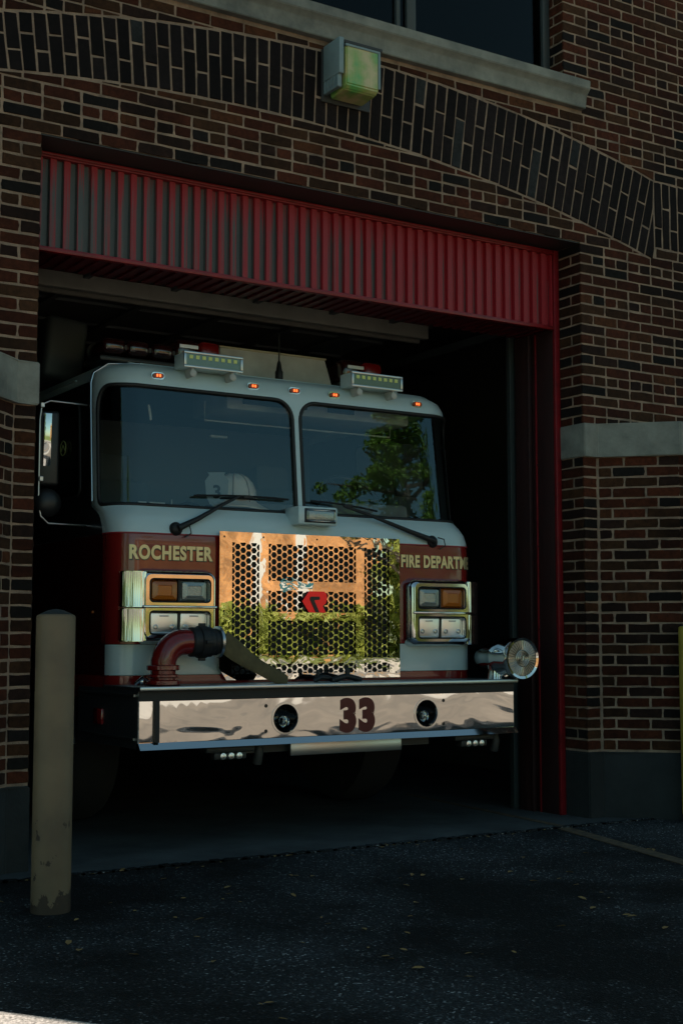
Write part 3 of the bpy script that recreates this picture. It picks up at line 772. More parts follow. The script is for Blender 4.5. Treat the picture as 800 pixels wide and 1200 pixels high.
for i in range(len(pts)-1):
    (xa_, ya_), (xb_, yb_) = pts[i], pts[i+1]
    o.prism([(xa_, ya_, -.01), (xb_, yb_, -.01), (xb_, yb_-1.6, -.01), (xa_, ya_-1.6, -.01)], (0, 0, .06))
tag(o.build('curved_path', M['sidewalk']), kind='structure')

# ------------------------------------------------------------------ foliage
def leaf_mesh(clumps, per, size, seed=1, squash=1.):
    rg = np.random.default_rng(seed); vs = []; 
    for (cx, cy, cz, r) in clumps:
        n = int(per*r*r)+8
        d = rg.normal(size=(n, 3)); d /= np.linalg.norm(d, axis=1)[:, None]; rr = r*rg.uniform(.55, 1.08, size=(n, 1))
        p = d*rr*np.array([1, 1, squash])+np.array([cx, cy, cz])
        a = rg.normal(size=(n, 3)); a /= np.linalg.norm(a, axis=1)[:, None]; b = np.cross(a, rg.normal(size=(n, 3))); b /= np.linalg.norm(b, axis=1)[:, None]
        s = size*rg.uniform(.6, 1.3, size=(n, 1))
        vs.append(np.stack([p-a*s, p-b*s*.45, p+a*s, p+b*s*.45], axis=1).reshape(-1, 3))
    V = np.concatenate(vs); n = len(V)//4
    me = bpy.data.meshes.new('leaves'); me.from_pydata(V.tolist(), [], [(4*i, 4*i+1, 4*i+2, 4*i+3) for i in range(n)])
    return me

def tree(name, label, x, y, h, spread, seed, size=.16, low=.25, per=46, cone=False, m='leaf', group=None):
    rg = random.Random(seed); t = thing(name, label, 'tree', (x, y, 0), group)
    mm = MB(); k = 8; pts = [(x+rg.uniform(-.1, .1)*i*.4, y+rg.uniform(-.1, .1)*i*.4, h*.9*i/k) for i in range(k+1)]
    mm.tube(pts, .2, 9, radii=[max(.03, h*.021*(1-.9*i/k)) for i in range(k+1)])
    cl = []
    nl = 44 if cone else 26
    for i in range(nl):
        f = low+(1-low)*(i+.5)/nl; a = i*2.4+rg.uniform(-.4, .4)
        wd = spread*((1.02-f)/(1-low) if cone else math.sin(PI*min(1, (f-low)/(1-low)*.85+.12)))*rg.uniform(.65, 1.1)
        bx, by = x+math.cos(a)*wd, y+math.sin(a)*wd; bz = h*f+(rg.uniform(-.3, .1) if cone else wd*.25)
        mm.tube([(x, y, max(.5, h*f-wd*.35)), ((x+bx)/2, (y+by)/2, bz-wd*.12), (bx, by, bz)], .05, 5, radii=[h*.006, h*.004, .015])
        cr = rg.uniform(.10, .17)*h*(.55 if cone else .8)
        for j in range(3):
            g2 = .45+.55*j/2
            cl.append((x+(bx-x)*g2+rg.uniform(-.3, .3), y+(by-y)*g2+rg.uniform(-.3, .3), bz-(1-g2)*wd*.1+rg.uniform(-.3, .3), cr*(1-.25*j)*(1-.5*f if cone else 1)))
    mm.build('trunk', M['bark'], t, 60)
    link_mesh('crown', leaf_mesh(cl, per, size, seed, .62), M[m], t)
    return t

# ------------------------------------------------------------------ fire engine
CX = .065
truck = thing('fire_engine', 'white over red fire engine with polished grille and bumper number 33', 'fire engine', (CX, .1, 0))
PZ = [.80, .89, 1.70, 1.76, 1.82, 1.86, 1.885, 1.90, 2.61, 2.64, 2.69, 2.73, 2.765, 2.785, 2.80, 2.812]
PY = [.49, .49, .49, .497, .515, .545, .585, .600, .668, .672, .690, .722, .775, .85, .95, 1.10]
PW = [1.262, 1.262, 1.262, 1.262, 1.26, 1.255, 1.25, 1.262, 1.252, 1.25, 1.24, 1.222, 1.18, 1.11, 1.0, .85]
PR = [.13, .13, .13, .135, .15, .165, .18, .20, .21, .21, .21, .21, .22, .23, .25, .25]
def prof_at(z):
    o = []
    for A in (PY, PW, PR):
        o.append(float(np.mean([np.interp(z+d, PZ, A) for d in (-.008, -.004, 0, .004, .008)])))
    return o
def cab(t, z, inset=0.):
    yf, w, r = prof_at(z); yf += inset; w -= inset; s = 1 if t >= 0 else -1; a = abs(t)
    if a <= 1: return (CX+s*a*(w-r), yf, z)
    if a <= 2:
        th = (a-1)*PI/2; return (CX+s*(w-r+r*math.sin(th)), yf+r-r*math.cos(th), z)
    return (CX+s*w, yf+r+(a-2), z)
def tx(x, z):  # front-panel x -> t
    yf, w, r = prof_at(z); return (x-CX)/(w-r)
ZB = 1.735
def pane_outline(side):
    # inner edge beside the centre pillar, outer edge wrapped round the cab corner
    pts = []
    for cx_, cz_, rx_, rz_, a_ in ((1.86-.30, 2.612-.16, .30, .16, 0), (.026+.11, 2.612-.12, .11, .12, 90), (.026+.04, 1.905+.045, .04, .045, 180), (1.86-.12, 1.905+.06, .12, .06, 270)):
        for i in range(9):
            t_ = R(a_+90*i/8); pts.append((side*(cx_+rx_*math.cos(t_)), cz_+rz_*math.sin(t_)))
    return pts if side > 0 else pts[::-1]
wsL = pane_outline(-1); wsR = pane_outline(1)
TS = 3.95
surf_obj('upper_body', [(-2.05, ZB), (2.05, ZB), (2.05, 2.66), (TS, 2.66), (TS, 2.812), (-TS, 2.812), (-TS, 2.66), (-2.05, 2.66)],
         [wsL, wsR], .05, cab, M['white_paint'], truck, 30)
surf_obj('lower_body', [(-2.05, 1.108), (2.05, 1.108), (2.05, ZB-.003), (-2.05, ZB-.003)], [], .06, cab, M['truck_red'], truck, 30)
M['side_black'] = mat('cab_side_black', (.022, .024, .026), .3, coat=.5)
M['side_shaded_red'] = mat('cab_side_shaded_red', (.055, .005, .005), .3, coat=.5)  # cab red with the shade of the unlit sides put into its colour
for s in (-1, 1):
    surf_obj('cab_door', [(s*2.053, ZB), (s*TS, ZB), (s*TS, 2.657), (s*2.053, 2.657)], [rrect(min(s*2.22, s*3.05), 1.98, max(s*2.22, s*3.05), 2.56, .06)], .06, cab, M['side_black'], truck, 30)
    surf_obj('side_body', [(s*2.053, 1.108), (s*TS, 1.108), (s*TS, ZB-.003), (s*2.053, ZB-.003)], [], .06, cab, M['side_shaded_red'], truck, 30)
surf_obj('bumper_valance', [(-2.0, .935), (2.0, .935), (2.0, 1.105), (-2.0, 1.105)], [], .06, cab, M['white_paint'], truck, 30)
surf_obj('lower_skirt', [(-TS, .80), (TS, .80), (TS, .932), (-TS, .932)], [], .06, cab, M['truck_red'], truck, 30)
for s in (-1, 1):
    surf_obj('side_skirt', [(s*2.003, .935), (s*TS, .935), (s*TS, 1.105), (s*2.003, 1.105)], [], .06, cab, M['side_shaded_red'], truck, 30)
m = MB(); m.box((CX-1.22, 2.65, .8), (CX+1.22, 2.70, 2.80)); m.box((CX-.99, .98, 2.800), (CX+.99, 2.68, 2.812), .003)
m.prism([(CX-1.25, 1.2, 2.70), (CX-1.0, 1.2, 2.80), (CX+1.0, 1.2, 2.80), (CX+1.25, 1.2, 2.70)], (0, 1.5, 0)); m.build('cab_roof', M['white_paint'], truck, 30)
# glazing
for w in (wsL, wsR):
    g_ = surf_obj('windshield', w, [], .06, lambda t, z: cab(t, z, .010), M['windshield'], truck, 60)
    mm = MB(); mm.tube([cab(t, z, .002) for t, z in densify(w, .04)], .0125, 8, closed=True); mm.build('gasket', M['black_rubber'], g_, 60)
for s in (-1, 1):
    w = rrect(min(s*2.22, s*3.05), 1.98, max(s*2.22, s*3.05), 2.56, .06)
    g_ = surf_obj('side_window', w, [], .1, lambda t, z: cab(t, z, .008), M['side_glass'], truck, 60)
    mm = MB(); mm.tube([cab(t, z, .0) for t, z in densify(w, .06)], .012, 6, closed=True); mm.build('gasket', M['black_rubber'], g_, 60)
# pinstripe between red and white
m = MB(); m.tube([cab(t, ZB-.001, -.001) for t in np.linspace(-2.05, 2.05, 100)], .005, 6); m.build('pinstripe', mat('stripe_red', (.35, .02, .03), .4), truck, 60)
# cab interior
m = MB(); m.box((CX-1.15, .70, 1.52), (CX+1.15, 1.22, 1.86), .04); m.box((CX-1.15, .72, 1.85), (CX+1.15, 1.05, 1.905), .03); m.box((CX+.35, .80, 1.90), (CX+.95, 1.0, 2.02), .03); m.box((CX-.14, .95, 1.80), (CX+.18, 1.3, 2.00), .03)
m.build('dashboard', M['grey_dash'], truck, 30)
m = MB()
for x, w in ((-.95, .05), (-.88, .10)): m.box((x, .74, 1.915), (x+w, .76, 1.94), .003)
m.box((-.74, .74, 1.91), (-.735, .75, 1.96)); m.build('dash_labels', M['white_line'], truck)
m = MB()
for x in (-.62, -.55, -.47): m.ball((x, .80, 1.925), .035, (1, 1, .8), 12)
m.tube([(-.72, .8, 1.91), (-.62, .78, 1.95), (-.5, .8, 1.93), (-.42, .82, 1.94)], .012, 6); m.build('radio_handset', M['black_plastic'], truck, 60)
m = MB()
cc = Vector((CX+.64, 1.02, 2.06)); tl = R(35)
ring = [cc+Vector((.22*math.cos(a), .22*math.sin(a)*math.sin(tl)*1., .22*math.sin(a)*math.cos(tl)*.9)) for a in np.linspace(0, 2*PI, 28, endpoint=False)]
m.tube(ring, .015, 8, closed=True); m.cyl(cc, cc+Vector((0, -.18, -.15)), .05, .03)
for a in (0, 2.1, 4.2): m.cyl(cc, cc+Vector((.21*math.cos(a), .21*math.sin(a)*.57, .21*math.sin(a)*.74)), .012)
m.build('steering_wheel', M['black_plastic'], truck, 60)
for s in (-.62, .62):
    m = MB(); m.box((CX+s-.27, 1.55, 1.3), (CX+s+.27, 2.05, 1.5), .05); m.obox((CX+s, 2.05, 1.85), (.52, .14, .75), (-8, 0, 0), .05); m.obox((CX+s, 2.10, 2.3), (.28, .1, .2), (-8, 0, 0), .04); m.build('seat', M['seat'], truck, 40)
m = MB(); m.box((CX-1.12, .80, 2.70), (CX+1.12, 2.6, 2.72)); m.box((CX-.38, .86, 2.56), (CX+1.0, 1.35, 2.70), .02); m.build('headliner', M['headliner'], truck, 30)
for a, b in ((-.27, .02), (.06, .19), (.35, .55)):
    m = MB(); m.box((CX+a, .84, 2.60), (CX+b, .859, 2.635), .004); m.build('air_vent', M['black_plastic'], truck)
m = MB(); m.tube([(-.40, 1.0, 2.62), (-.40, 1.0, 2.50), (1.0, 1.0, 2.50), (1.0, 1.0, 2.62)], .006, 6)
m.box((-.20, 1.3, 2.445), (-.08, 1.34, 2.462), .003); m.tube([(-.80, .95, 2.55), (-.80, .93, 2.50), (-.79, .94, 2.46)], .008, 6); m.build('cab_fittings', M['dirty_white'], truck, 60)
m = MB(); m.tube([(-.12+.07*math.cos(a), .98, 2.04+.085*math.sin(a)) for a in np.linspace(PI, -.2, 14)]+[(-.05, .98, 1.93)], .006, 6); m.build('cable_loop', M['white_line'], truck, 60)
m = MB(); m.box((CX-1.2, 2.5, .95), (CX+1.2, 2.55, 2.78)); m.build('cab_bulkhead', M['seat'], truck)
# grille plate of pierced polished steel
GY = .462; gx0, gx1, gz0, gz1 = -.56, .707, .899, 1.762
regs = [(-.478, 1.022, -.298, 1.700), (-.478, .932, -.298, .990), (-.235, 1.480, .380, 1.700), (-.235, 1.296, .380, 1.422),
        (-.235, 1.040, .380, 1.246), (-.235, .932, .380, .990), (.442, 1.022, .628, 1.700), (.442, .932, .628, .990)]
hexes = []; dx = .0357; dz = .0412; hr = .0196
for (a, b, c, d) in regs:
    nx = round((c-a)/dx); ddx = (c-a)/nx
    for i in range(nx+1):
        cx_ = a+i*ddx; j = 0
        while True:
            cz_ = d-.004-j*dz-(dz/2 if i % 2 else 0); j += 1
            if cz_ < b-dz: break
            P = [(cx_+hr*math.cos(R(60*k)), cz_+hr*math.sin(R(60*k))) for k in range(6)]
            P = clip(P, 1, 0, c); P = clip(P, -1, 0, -a); P = clip(P, 0, 1, d); P = clip(P, 0, -1, -b)
            if len(P) >= 3:
                ar = abs(sum(P[k][0]*P[(k+1) % len(P)][1]-P[(k+1) % len(P)][0]*P[k][1] for k in range(len(P))))/2
                if ar > 6e-5: hexes.append(P)
V, E = [], []
outer = [(gx0+.05, gz0), (gx1, gz0), (gx1, gz1), (gx0, gz1), (gx0, gz0+.07)]
holes = hexes+[rrect(x-.006, z-.006, x+.006, z+.006, .005, 2) for x, z in ((gx0+.03, gz1-.03), (gx1-.03, gz1-.03), (gx1-.03, gz0+.03), (gx0+.10, gz0+.02), (gx0+.03, 1.3), (gx1-.03, 1.3), (-.27, gz1-.025), (.10, gz1-.025), (.41, gz1-.025), (-.05, gz0+.017), (.3, gz0+.017))]
for poly in [outer]+holes:
    k0 = len(V); V += poly; E += [(k0+i, k0+(i+1) % len(poly)) for i in range(len(poly))]
ov, oe, of, _, _, _ = geometry.delaunay_2d_cdt([Vector(v) for v in V], E, [], 0, 1e-6)
hb = [(min(p[0] for p in h), max(p[0] for p in h), min(p[1] for p in h), max(p[1] for p in h), h) for h in holes]
fs = []
for f in of:
    cx_ = sum(ov[i][0] for i in f)/3; cz_ = sum(ov[i][1] for i in f)/3
    if not inside((cx_, cz_), outer): continue
    if any(a < cx_ < b and c < cz_ < d and inside((cx_, cz_), h) for a, b, c, d, h in hb): continue
    fs.append(tuple(f))
me = bpy.data.meshes.new('grille'); me.from_pydata([(v[0], GY, v[1]) for v in ov], [], fs)
bm = bmesh.new(); bm.from_mesh(me)
for v in [v for v in bm.verts if not v.link_faces]: bm.verts.remove(v)
r_ = bmesh.ops.extrude_face_region(bm, geom=bm.faces[:]); bmesh.ops.translate(bm, verts=[e for e in r_['geom'] if isinstance(e, bmesh.types.BMVert)], vec=(0, .004, 0))
bmesh.ops.recalc_face_normals(bm, faces=bm.faces); bm.to_mesh(me); bm.free()
grille = link_mesh('grille', me, M['chrome_grille'], truck)
m = MB(); m.box((-.50, .4845, .92), (.65, .4885, 1.715)); m.build('grille_screen', M['black_rubber'], grille)
for x, z in ((gx0+.03, gz1-.03), (gx1-.03, gz1-.03), (gx1-.03, gz0+.03), (gx0+.10, gz0+.02), (gx0+.03, 1.3), (gx1-.03, 1.3), (-.27, gz1-.025), (.10, gz1-.025), (.41, gz1-.025), (-.05, gz0+.017), (.3, gz0+.017)):
    m = MB(); m.cyl((x, GY+.004, z), (x, GY-.004, z), .0055, .004, 8); m.build('grille_bolt', M['dark_steel'], grille, 40)
# emblem
def em(u, v): return (-.013+(u-258)/150*.172, 1.424-(v-366)/116*.130)
A = [em(*p) for p in ((258, 422), (300, 368), (392, 368), (407, 380), (411, 405), (404, 430), (384, 447), (404, 482), (300, 482))]
m = MB(); m.prism([(x, GY-.006, z) for x, z in A], (0, -.010, 0)); lg = m.build('emblem', M['logo_red'], grille)
A = [em(*p) for p in ((304, 404), (312, 396), (364, 396), (364, 412), (330, 416), (362, 481), (340, 481), (306, 416))]
m = MB(); m.prism([(x, GY-.0165, z) for x, z in A], (0, -.003, 0)); m.build('emblem_stroke', M['black_plastic'], lg)
m = MB(); m.box((.0, GY-.0055, 1.31), (.15, GY-.0005, 1.41)); m.build('emblem_mount', M['black_plastic'], lg)
# lettering
def front_text(body, x0, x1, z0, z1, y, name, mtl, off=.0, parent=truck, extr=.0012):
    me = text_mesh(body, .1, off, extr, space=1.12)
    xs = [v.co.x for v in me.vertices]; ys = [v.co.y for v in me.vertices]; a, b, c, d = min(xs), max(xs), min(ys), max(ys)
    for v in me.vertices:
        u = x0+(v.co.x-a)/(b-a)*(x1-x0); w = z0+(v.co.y-c)/(d-c)*(z1-z0); zz = v.co.z
        if callable(y):
            yy, xx = y(u, w); v.co = (xx, yy-zz, w)
        else: v.co = (u, y-zz, w)
    me.update()
    return link_mesh(name, me, mtl, parent)
def curved(lift):
    def f(u, z):
        yf, w, r = prof_at(z); e = w-r
        a = u-CX; s = 1 if a >= 0 else -1
        if abs(a) <= e: return yf-lift, u
        th = (abs(a)-e)/r; return yf+r-(r+lift)*math.cos(th), CX+s*(e+(r+lift)*math.sin(th))
    return f
front_text('ROCHESTER', -1.112, -.594, 1.584, 1.668, curved(.0045), 'lettering', M['gold'], .0042)
front_text('ROCHESTER', -1.110, -.589, 1.579, 1.665, curved(.0018), 'lettering_shadow', M['black_plastic'], .0065)
front_text('FIRE DEPARTMENT', .735, 1.405, 1.588, 1.668, curved(.0045), 'lettering', M['gold'], .0042)
front_text('FIRE DEPARTMENT', .738, 1.409, 1.583, 1.665, curved(.0018), 'lettering_shadow', M['black_plastic'], .0065)
# headlamp clusters
def cluster(x0, x1, z0, z1, wrap):
    """chrome bezel with four rectangular lamps; wrap = side on which it folds round the corner"""
    cl = None; ym = .405; xm0, xm1 = x0, x1; zm = (z0+z1)/2
    mm = MB()
    n = 10
    outer_ = rrect(x0, z0, x1, z1, .045, n)
    rings = [[(x, .492, z) for x, z in rrect(x0-.022, z0-.022, x1+.022, z1+.022, .06, n)],
             [(x, .445, z) for x, z in rrect(x0-.012, z0-.012, x1+.012, z1+.012, .055, n)],
             [(x, .415, z) for x, z in outer_], [(x, ym, z) for x, z in rrect(x0+.014, z0+.014, x1-.014, z1-.014, .035, n)]]
    vr = [[mm.bm.verts.new(p) for p in rg] for rg in rings]
    for a, b in zip(vr, vr[1:]):
        for i in range(len(a)): mm.bm.faces.new((a[i], a[(i+1) % len(a)], b[(i+1) % len(a)], b[i]))
    # face with two recessed windows
    wins = [rrect(x0+.042, zm+.026, x1-.036, z1-.040, .022, 5), rrect(x0+.042, z0+.036, x1-.036, zm-.030, .022, 5)]
    v, f = cdt_surface(rrect(x0+.014, z0+.014, x1-.014, z1-.014, .035, n), wins, .5, lambda x, z: (x, ym, z))
    k0 = [mm.bm.verts.new(p) for p in v]
    for t in f: mm.bm.faces.new([k0[i] for i in t])
    for w in wins:
        a = [mm.bm.verts.new((x, ym, z)) for x, z in w]
        cxw = sum(p[0] for p in w)/len(w); czw = sum(p[1] for p in w)/len(w)
        b = [mm.bm.verts.new((x+(cxw-x)*.03, ym+.012, z+(czw-z)*.05)) for x, z in w]
        c = [mm.bm.verts.new((x+(cxw-x)*.04, ym+.05, z+(czw-z)*.07)) for x, z in w]
        for p, q_ in ((a, b), (b, c)):
            for i in range(len(a)): mm.bm.faces.new((p[i], p[(i+1) % len(a)], q_[(i+1) % len(a)], q_[i]))
    # horizontal waist moulding
    mm.box((x0-.004, ym-.012, zm-.011), (x1+.004, ym+.004, zm+.004), .004)
    if wrap:   # chrome return round the cab corner
        s = -1 if wrap < 0 else 1; xe = x0 if s < 0 else x1
        for zz0, zz1 in ((z0-.005, zm-.014), (zm-.006, z1+.002)):
            P = [(xe-s*.020, .4085)]+[(xe-s*.012+s*.185*math.sin(a), .411+.185*(1-math.cos(a))) for a in np.linspace(.06, .68, 12)]+[(xe+s*.100, .53), (xe-s*.020, .49)]
            wb = MB(); wb.prism([(a, b, zz0) for a, b in P], (0, 0, zz1-zz0)); bmesh.ops.bevel(wb.bm, geom=wb.bm.edges[:], offset=.014, segments=4, affect='EDGES', clamp_overlap=True)
            tmp = bpy.data.meshes.new('tmp'); wb.bm.to_mesh(tmp); wb.bm.free(); mm.bm.from_mesh(tmp); bpy.data.meshes.remove(tmp)
    h = mm.build('headlamp_bezel', M['chrome'], truck, 50)
    xc = (x0+x1)/2+.003
    for (za, zb, kind) in ((zm+.032, z1-.046, 'top'), (z0+.042, zm-.036, 'low')):
        for s in (-1, 1):
            a, b = (x0+.050, xc-.008) if s < 0 else (xc+.008, x1-.044)
            if kind == 'top':
                am = (s == wrap_side(wrap, x0))
                lm = MB(); lm.box((a, .430, za), (b, .455, zb), .010, 3)
                # pillow lens
                q0 = rrect(a+.004, za+.004, b-.004, zb-.004, .012, 4)
                cxl, czl = (a+b)/2, (za+zb)/2
                rg = [[lm.bm.verts.new((cxl+(x-cxl)*k_, y_, czl+(z-czl)*k_)) for x, z in q0] for k_, y_ in ((1, .432), (.93, .420), (.55, .414), (.5, .418))]
                for p, q_ in zip(rg, rg[1:]):
                    for i in range(len(p)): lm.bm.faces.new((p[i], p[(i+1) % len(p)], q_[(i+1) % len(p)], q_[i]))
                lm.bm.faces.new(rg[-1])
                lm.build('turn_signal' if am else 'warning_light', M['amber'] if am else M['clear_lens'], h, 35)
            else:
                lm = MB(); lm.obox(((a+b)/2, .437, (za+zb)/2), (b-a, .02, zb-za), (2.5, 0, 0), .006, 3)
                hd = lm.build('headlight', M['lamp_lens'], h, 35)
                for dx_ in (-.42, .42):
                    bb = MB()
                    bx = (a+b)/2+dx_*(b-a)*.72; bz = za+(zb-za)*.30
                    bb.lathe([(.014, 0), (.014, .006), (.009, .008), (.008, .004)], (bx, .428, bz), (0, -1, 0), 14); bb.build('bulb', M['alu'], hd, 40)
                bb = MB(); bb.box(((a+b)/2-.028, .422, zb-.022), ((a+b)/2+.028, .430, zb-.014), .002); bb.build('bulb_shield', M['alu'], hd, 40)
    gs = MB()
    for za, zb in ((zm+.026, z1-.040), (z0+.036, zm-.030)):
        gs.tube([(x, ym-.001, z) for x, z in densify(rrect(x0+.040, za-.002, x1-.034, zb+.002, .022, 5), .03)], .0045, 6, closed=True)
        gs.box((xc-.006, .428, za), (xc+.006, .45, zb))
    gs.build('lamp_gasket', M['black_rubber'], h, 60)
def wrap_side(wrap, x0): return -1 if x0 < CX else 1
cluster(-1.060, -.612, 1.128, 1.512, -1)
cluster(.772, 1.215, 1.105, 1.500, 1)
# centre scene light on the windshield pillar
m = MB(); m.box((-.05, .43, 1.822), (.228, .60, 1.935), .012); cl = m.build('centre_light', M['white_paint'], truck, 40)
m = MB(); m.box((-.008, .424, 1.836), (.212, .432, 1.922), .008); m.build('light_bezel', M['black_rubber'], cl, 40)
m = MB(); m.tube([(x, .423, z) for x, z in densify(rrect(.008, 1.846, .203, 1.912, .012), .04)], .004, 6, closed=True); m.build('chrome_trim', M['chrome'], cl, 60)
m = MB(); m.box((.014, .416, 1.850), (.197, .428, 1.908), .006); m.build('lens', M['clear_lens'], cl, 40)
# wipers
def wiper(piv, tip, b0, b1):
    piv, tip, b0, b1 = map(Vector, (piv, tip, b0, b1))
    m = MB(); m.lathe([(.040, 0), (.040, .03), (.028, .045), (.012, .052)], piv+Vector((0, .035, 0)), (0, -1, .15), 18)
    m.tube([piv+Vector((0, -.02, .005)), piv.lerp(tip, .3)+Vector((0, -.03, 0)), piv.lerp(tip, .7)+Vector((0, -.025, .004)), tip+Vector((0, -.012, 0))], .01, 8, radii=[.020, .015, .011, .008])
    w = m.build('wiper', M['black_rubber'], truck, 50)
    m = MB(); m.tube([b0, b0.lerp(b1, .25)+Vector((0, -.004, .006)), b0.lerp(b1, .5)+Vector((0, -.006, .008)), b0.lerp(b1, .75)+Vector((0, -.004, .006)), b1], .007, 6)
    mid = b0.lerp(b1, .55); m.box(mid+Vector((-.03, -.016, -.006)), mid+Vector((.03, .004, .014)), .003)
    m.build('wiper_blade', M['black_rubber'], w, 50)
    m = MB(); m.tube([piv+Vector((.03, -.01, .03)), piv+Vector((.075, -.015, .02)), piv+Vector((.085, -.015, -.02)), piv+Vector((.045, -.01, -.045))], .004, 5); m.build('washer_hose', M['black_rubber'], w, 50)
wiper((-.825, .485, 1.762), (-.375, .592, 1.985), (-.665, .588, 1.975), (-.03, .588, 1.985))
wiper((.985, .485, 1.755), (.36, .588, 1.965), (.13, .588, 1.985), (.62, .588, 1.945))
# marker lamps
for x in (-.865, -.228, .065, .357, 1.0):
    z = 2.682; yf, w_, r_2 = prof_at(z)
    m = MB()
    A = rrect(x-.042, z-.021, x+.042, z+.021, .0205, 6)
    m.prism([(a, yf+.004, b) for a, b in A], (0, -.012, 0)); bz = m.build('marker_lamp', M['chrome'], truck, 40)
    m = MB(); A = rrect(x-.034, z-.014, x+.034, z+.014, .0135, 6); m.prism([(a, yf-.0085, b) for a, b in A], (0, -.010, 0)); m.build('lens', M['marker_amber'], bz, 40)
    m = MB()
    for d in (-.009, .009): m.box((x+d-.0055, yf-.0215, z-.008), (x+d+.0055, yf-.0188, z+.008), .002)
    m.build('bulb_glow', M['marker_lit'], bz)
# scene light boxes on brackets
for x0 in (-.73, .445):
    x1 = x0+.385; z0, z1 = 2.742, 2.832; y0, y1 = .60, .75
    m = MB(); m.box((x0, y0+.012, z0), (x1, y1, z1), .006); bx = m.build('scene_light', M['white_paint'], truck, 40)
    m = MB()
    for a, b in (((x0-.004, y0, z0-.004), (x1+.004, y0+.014, z0+.010)), ((x0-.004, y0, z1-.010), (x1+.004, y0+.014, z1+.004)), ((x0-.004, y0, z0+.0105), (x0+.012, y0+.014, z1-.0105)), ((x1-.012, y0, z0+.0105), (x1+.004, y0+.014, z1-.0105))): m.box(a, b, .003)
    m.build('light_rim', M['alu'], bx, 40)
    m = MB(); m.box((x0+.0125, y0+.0065, z0+.0105), (x1-.0125, y0+.0115, z1-.0105)); m.build('lens', M['led_glass'], bx)
    m = MB()
    for i in range(8):
        cx_ = x0+.045+i*.042; m.box((cx_-.012, y0+.0035, z1-.040), (cx_+.012, y0+.0062, z1-.018), .003)
    m.build('led_row', M['led'], bx)
    for bx_ in (x0+.06, x1-.06):
        m = MB(); m.box((bx_-.006, y0+.02, z0-.055), (bx_+.010, y0+.11, z0-.001), .003); m.cyl((bx_-.012, y0+.04, z0-.028), (bx_+.016, y0+.04, z0-.028), .012, n=10)
        m.lathe([(.020, 0), (.022, .02), (.012, .026)], (bx_+.002, y0+.03, z0-.035), (0, -1, 0), 12); m.build('bracket', M['dirty_white'], bx, 40)
# roof: light bars, box, aerial
def roofbar(x0, x1):
    m = MB(); m.box((x0, 1.12, 2.835), (x1, 1.40, 2.87), .01); lb = m.build('light_bar', M['black_plastic'], truck, 40)
    k = 5 if x1-x0 > .6 else 2; w = (x1-x0)/k
    for i in range(k):
        m = MB(); m.box((x0+i*w+.006, 1.08, 2.880), (x0+(i+1)*w-.006, 1.38, 3.025 if i >= k-2 else 2.975), .035, 3); m.build('dome', M['bar_red'] if i == k-1 else M['bar_dark'], lb, 50)
    for i in range(k-1):
        m = MB(); m.lathe([(.015, 0), (.025, .03)], (x0+(i+1)*w, 1.105, 2.925), (0, 1, 0), 12); m.build('reflector', M['dark_steel'], lb, 50)
    m = MB(); m.box((x1-.30, 1.072, 2.960), (x1-.17, 1.079, 2.985), .002); m.build('status_strip', M['alu'], lb)
roofbar(-1.05, -.24); roofbar(.67, 1.01)
m = MB(); m.prism([(-.22, 1.16, 2.813), (.645, 1.16, 2.813), (.615, 1.22, 3.03), (-.18, 1.22, 3.03)], (0, 1.4, 0)); m.build('roof_unit', M['dirty_white'], truck, 30)
m = MB(); m.box((-.19, 1.21, 3.026), (.625, 2.64, 3.040), .004); m.build('roof_unit_lid', mat('buff_trim', (.5, .44, .30), .7), truck)
m = MB(); m.lathe([(.026, 0), (.026, .05), (.020, .06), (.012, .11), (.005, .125), (.004, .30)], (.135, 1.0, 2.812), (0, 0, 1), 12); m.build('aerial', M['black_rubber'], truck, 50)
m = MB(); m.obox((-1.03, 2.2, 3.02), (.28, .9, .42), (0, 6, 0), .04, 3); m.build('roof_fairing', mat('fairing_grey', (.055, .065, .07), .5), truck, 40)
m = MB(); m.tube([cab(-2.02, z, -.016) for z in (1.93, 2.2, 2.5, 2.64)]+[cab(-1.98, 2.70, -.016), cab(-1.7, 2.765, -.01), cab(-1.3, 2.79, -.006)], .008, 8); m.build('drip_rail', M['chrome'], truck, 60)
# body behind the cab
m = MB(); m.box((CX-1.25, 2.78, .55), (CX+1.25, 9.2, 2.95), .02); m.build('pump_body', M['truck_red'], truck, 30)
m = MB(); m.box((CX-.45, .6, .50), (CX-.33, 9, .72)); m.box((CX+.33, .6, .50), (CX+.45, 9, .72)); m.box((CX-.8, 1.6, .45), (CX+.8, 1.75, .60), .03); m.build('chassis', M['dark_steel'], truck)
for s in (-1, 1):
    for y in (1.72, 7.4):
        c = Vector((CX+s*1.05, y, .52)); m = MB(); m.lathe([(.36, -.14), (.49, -.15), (.52, -.10), (.52, .10), (.49, .15), (.36, .14)], c, (1, 0, 0), 40); w_ = m.build('wheel', M['tyre'], truck, 50)
        m = MB(); m.lathe([(.10, s*.10), (.12, s*.02), (.30, s*.03), (.355, s*.13), (.36, -s*.12)], c, (1, 0, 0), 30); m.build('rim', M['alu'], w_, 50)
    m = MB(); A = [(CX+s*1.264, 1.72+.62*math.cos(a), .52+.62*math.sin(a)) for a in np.linspace(0, PI, 20)]
    m.tube(A, .03, 8); m.build('wheel_arch', M['alu'], truck, 50)
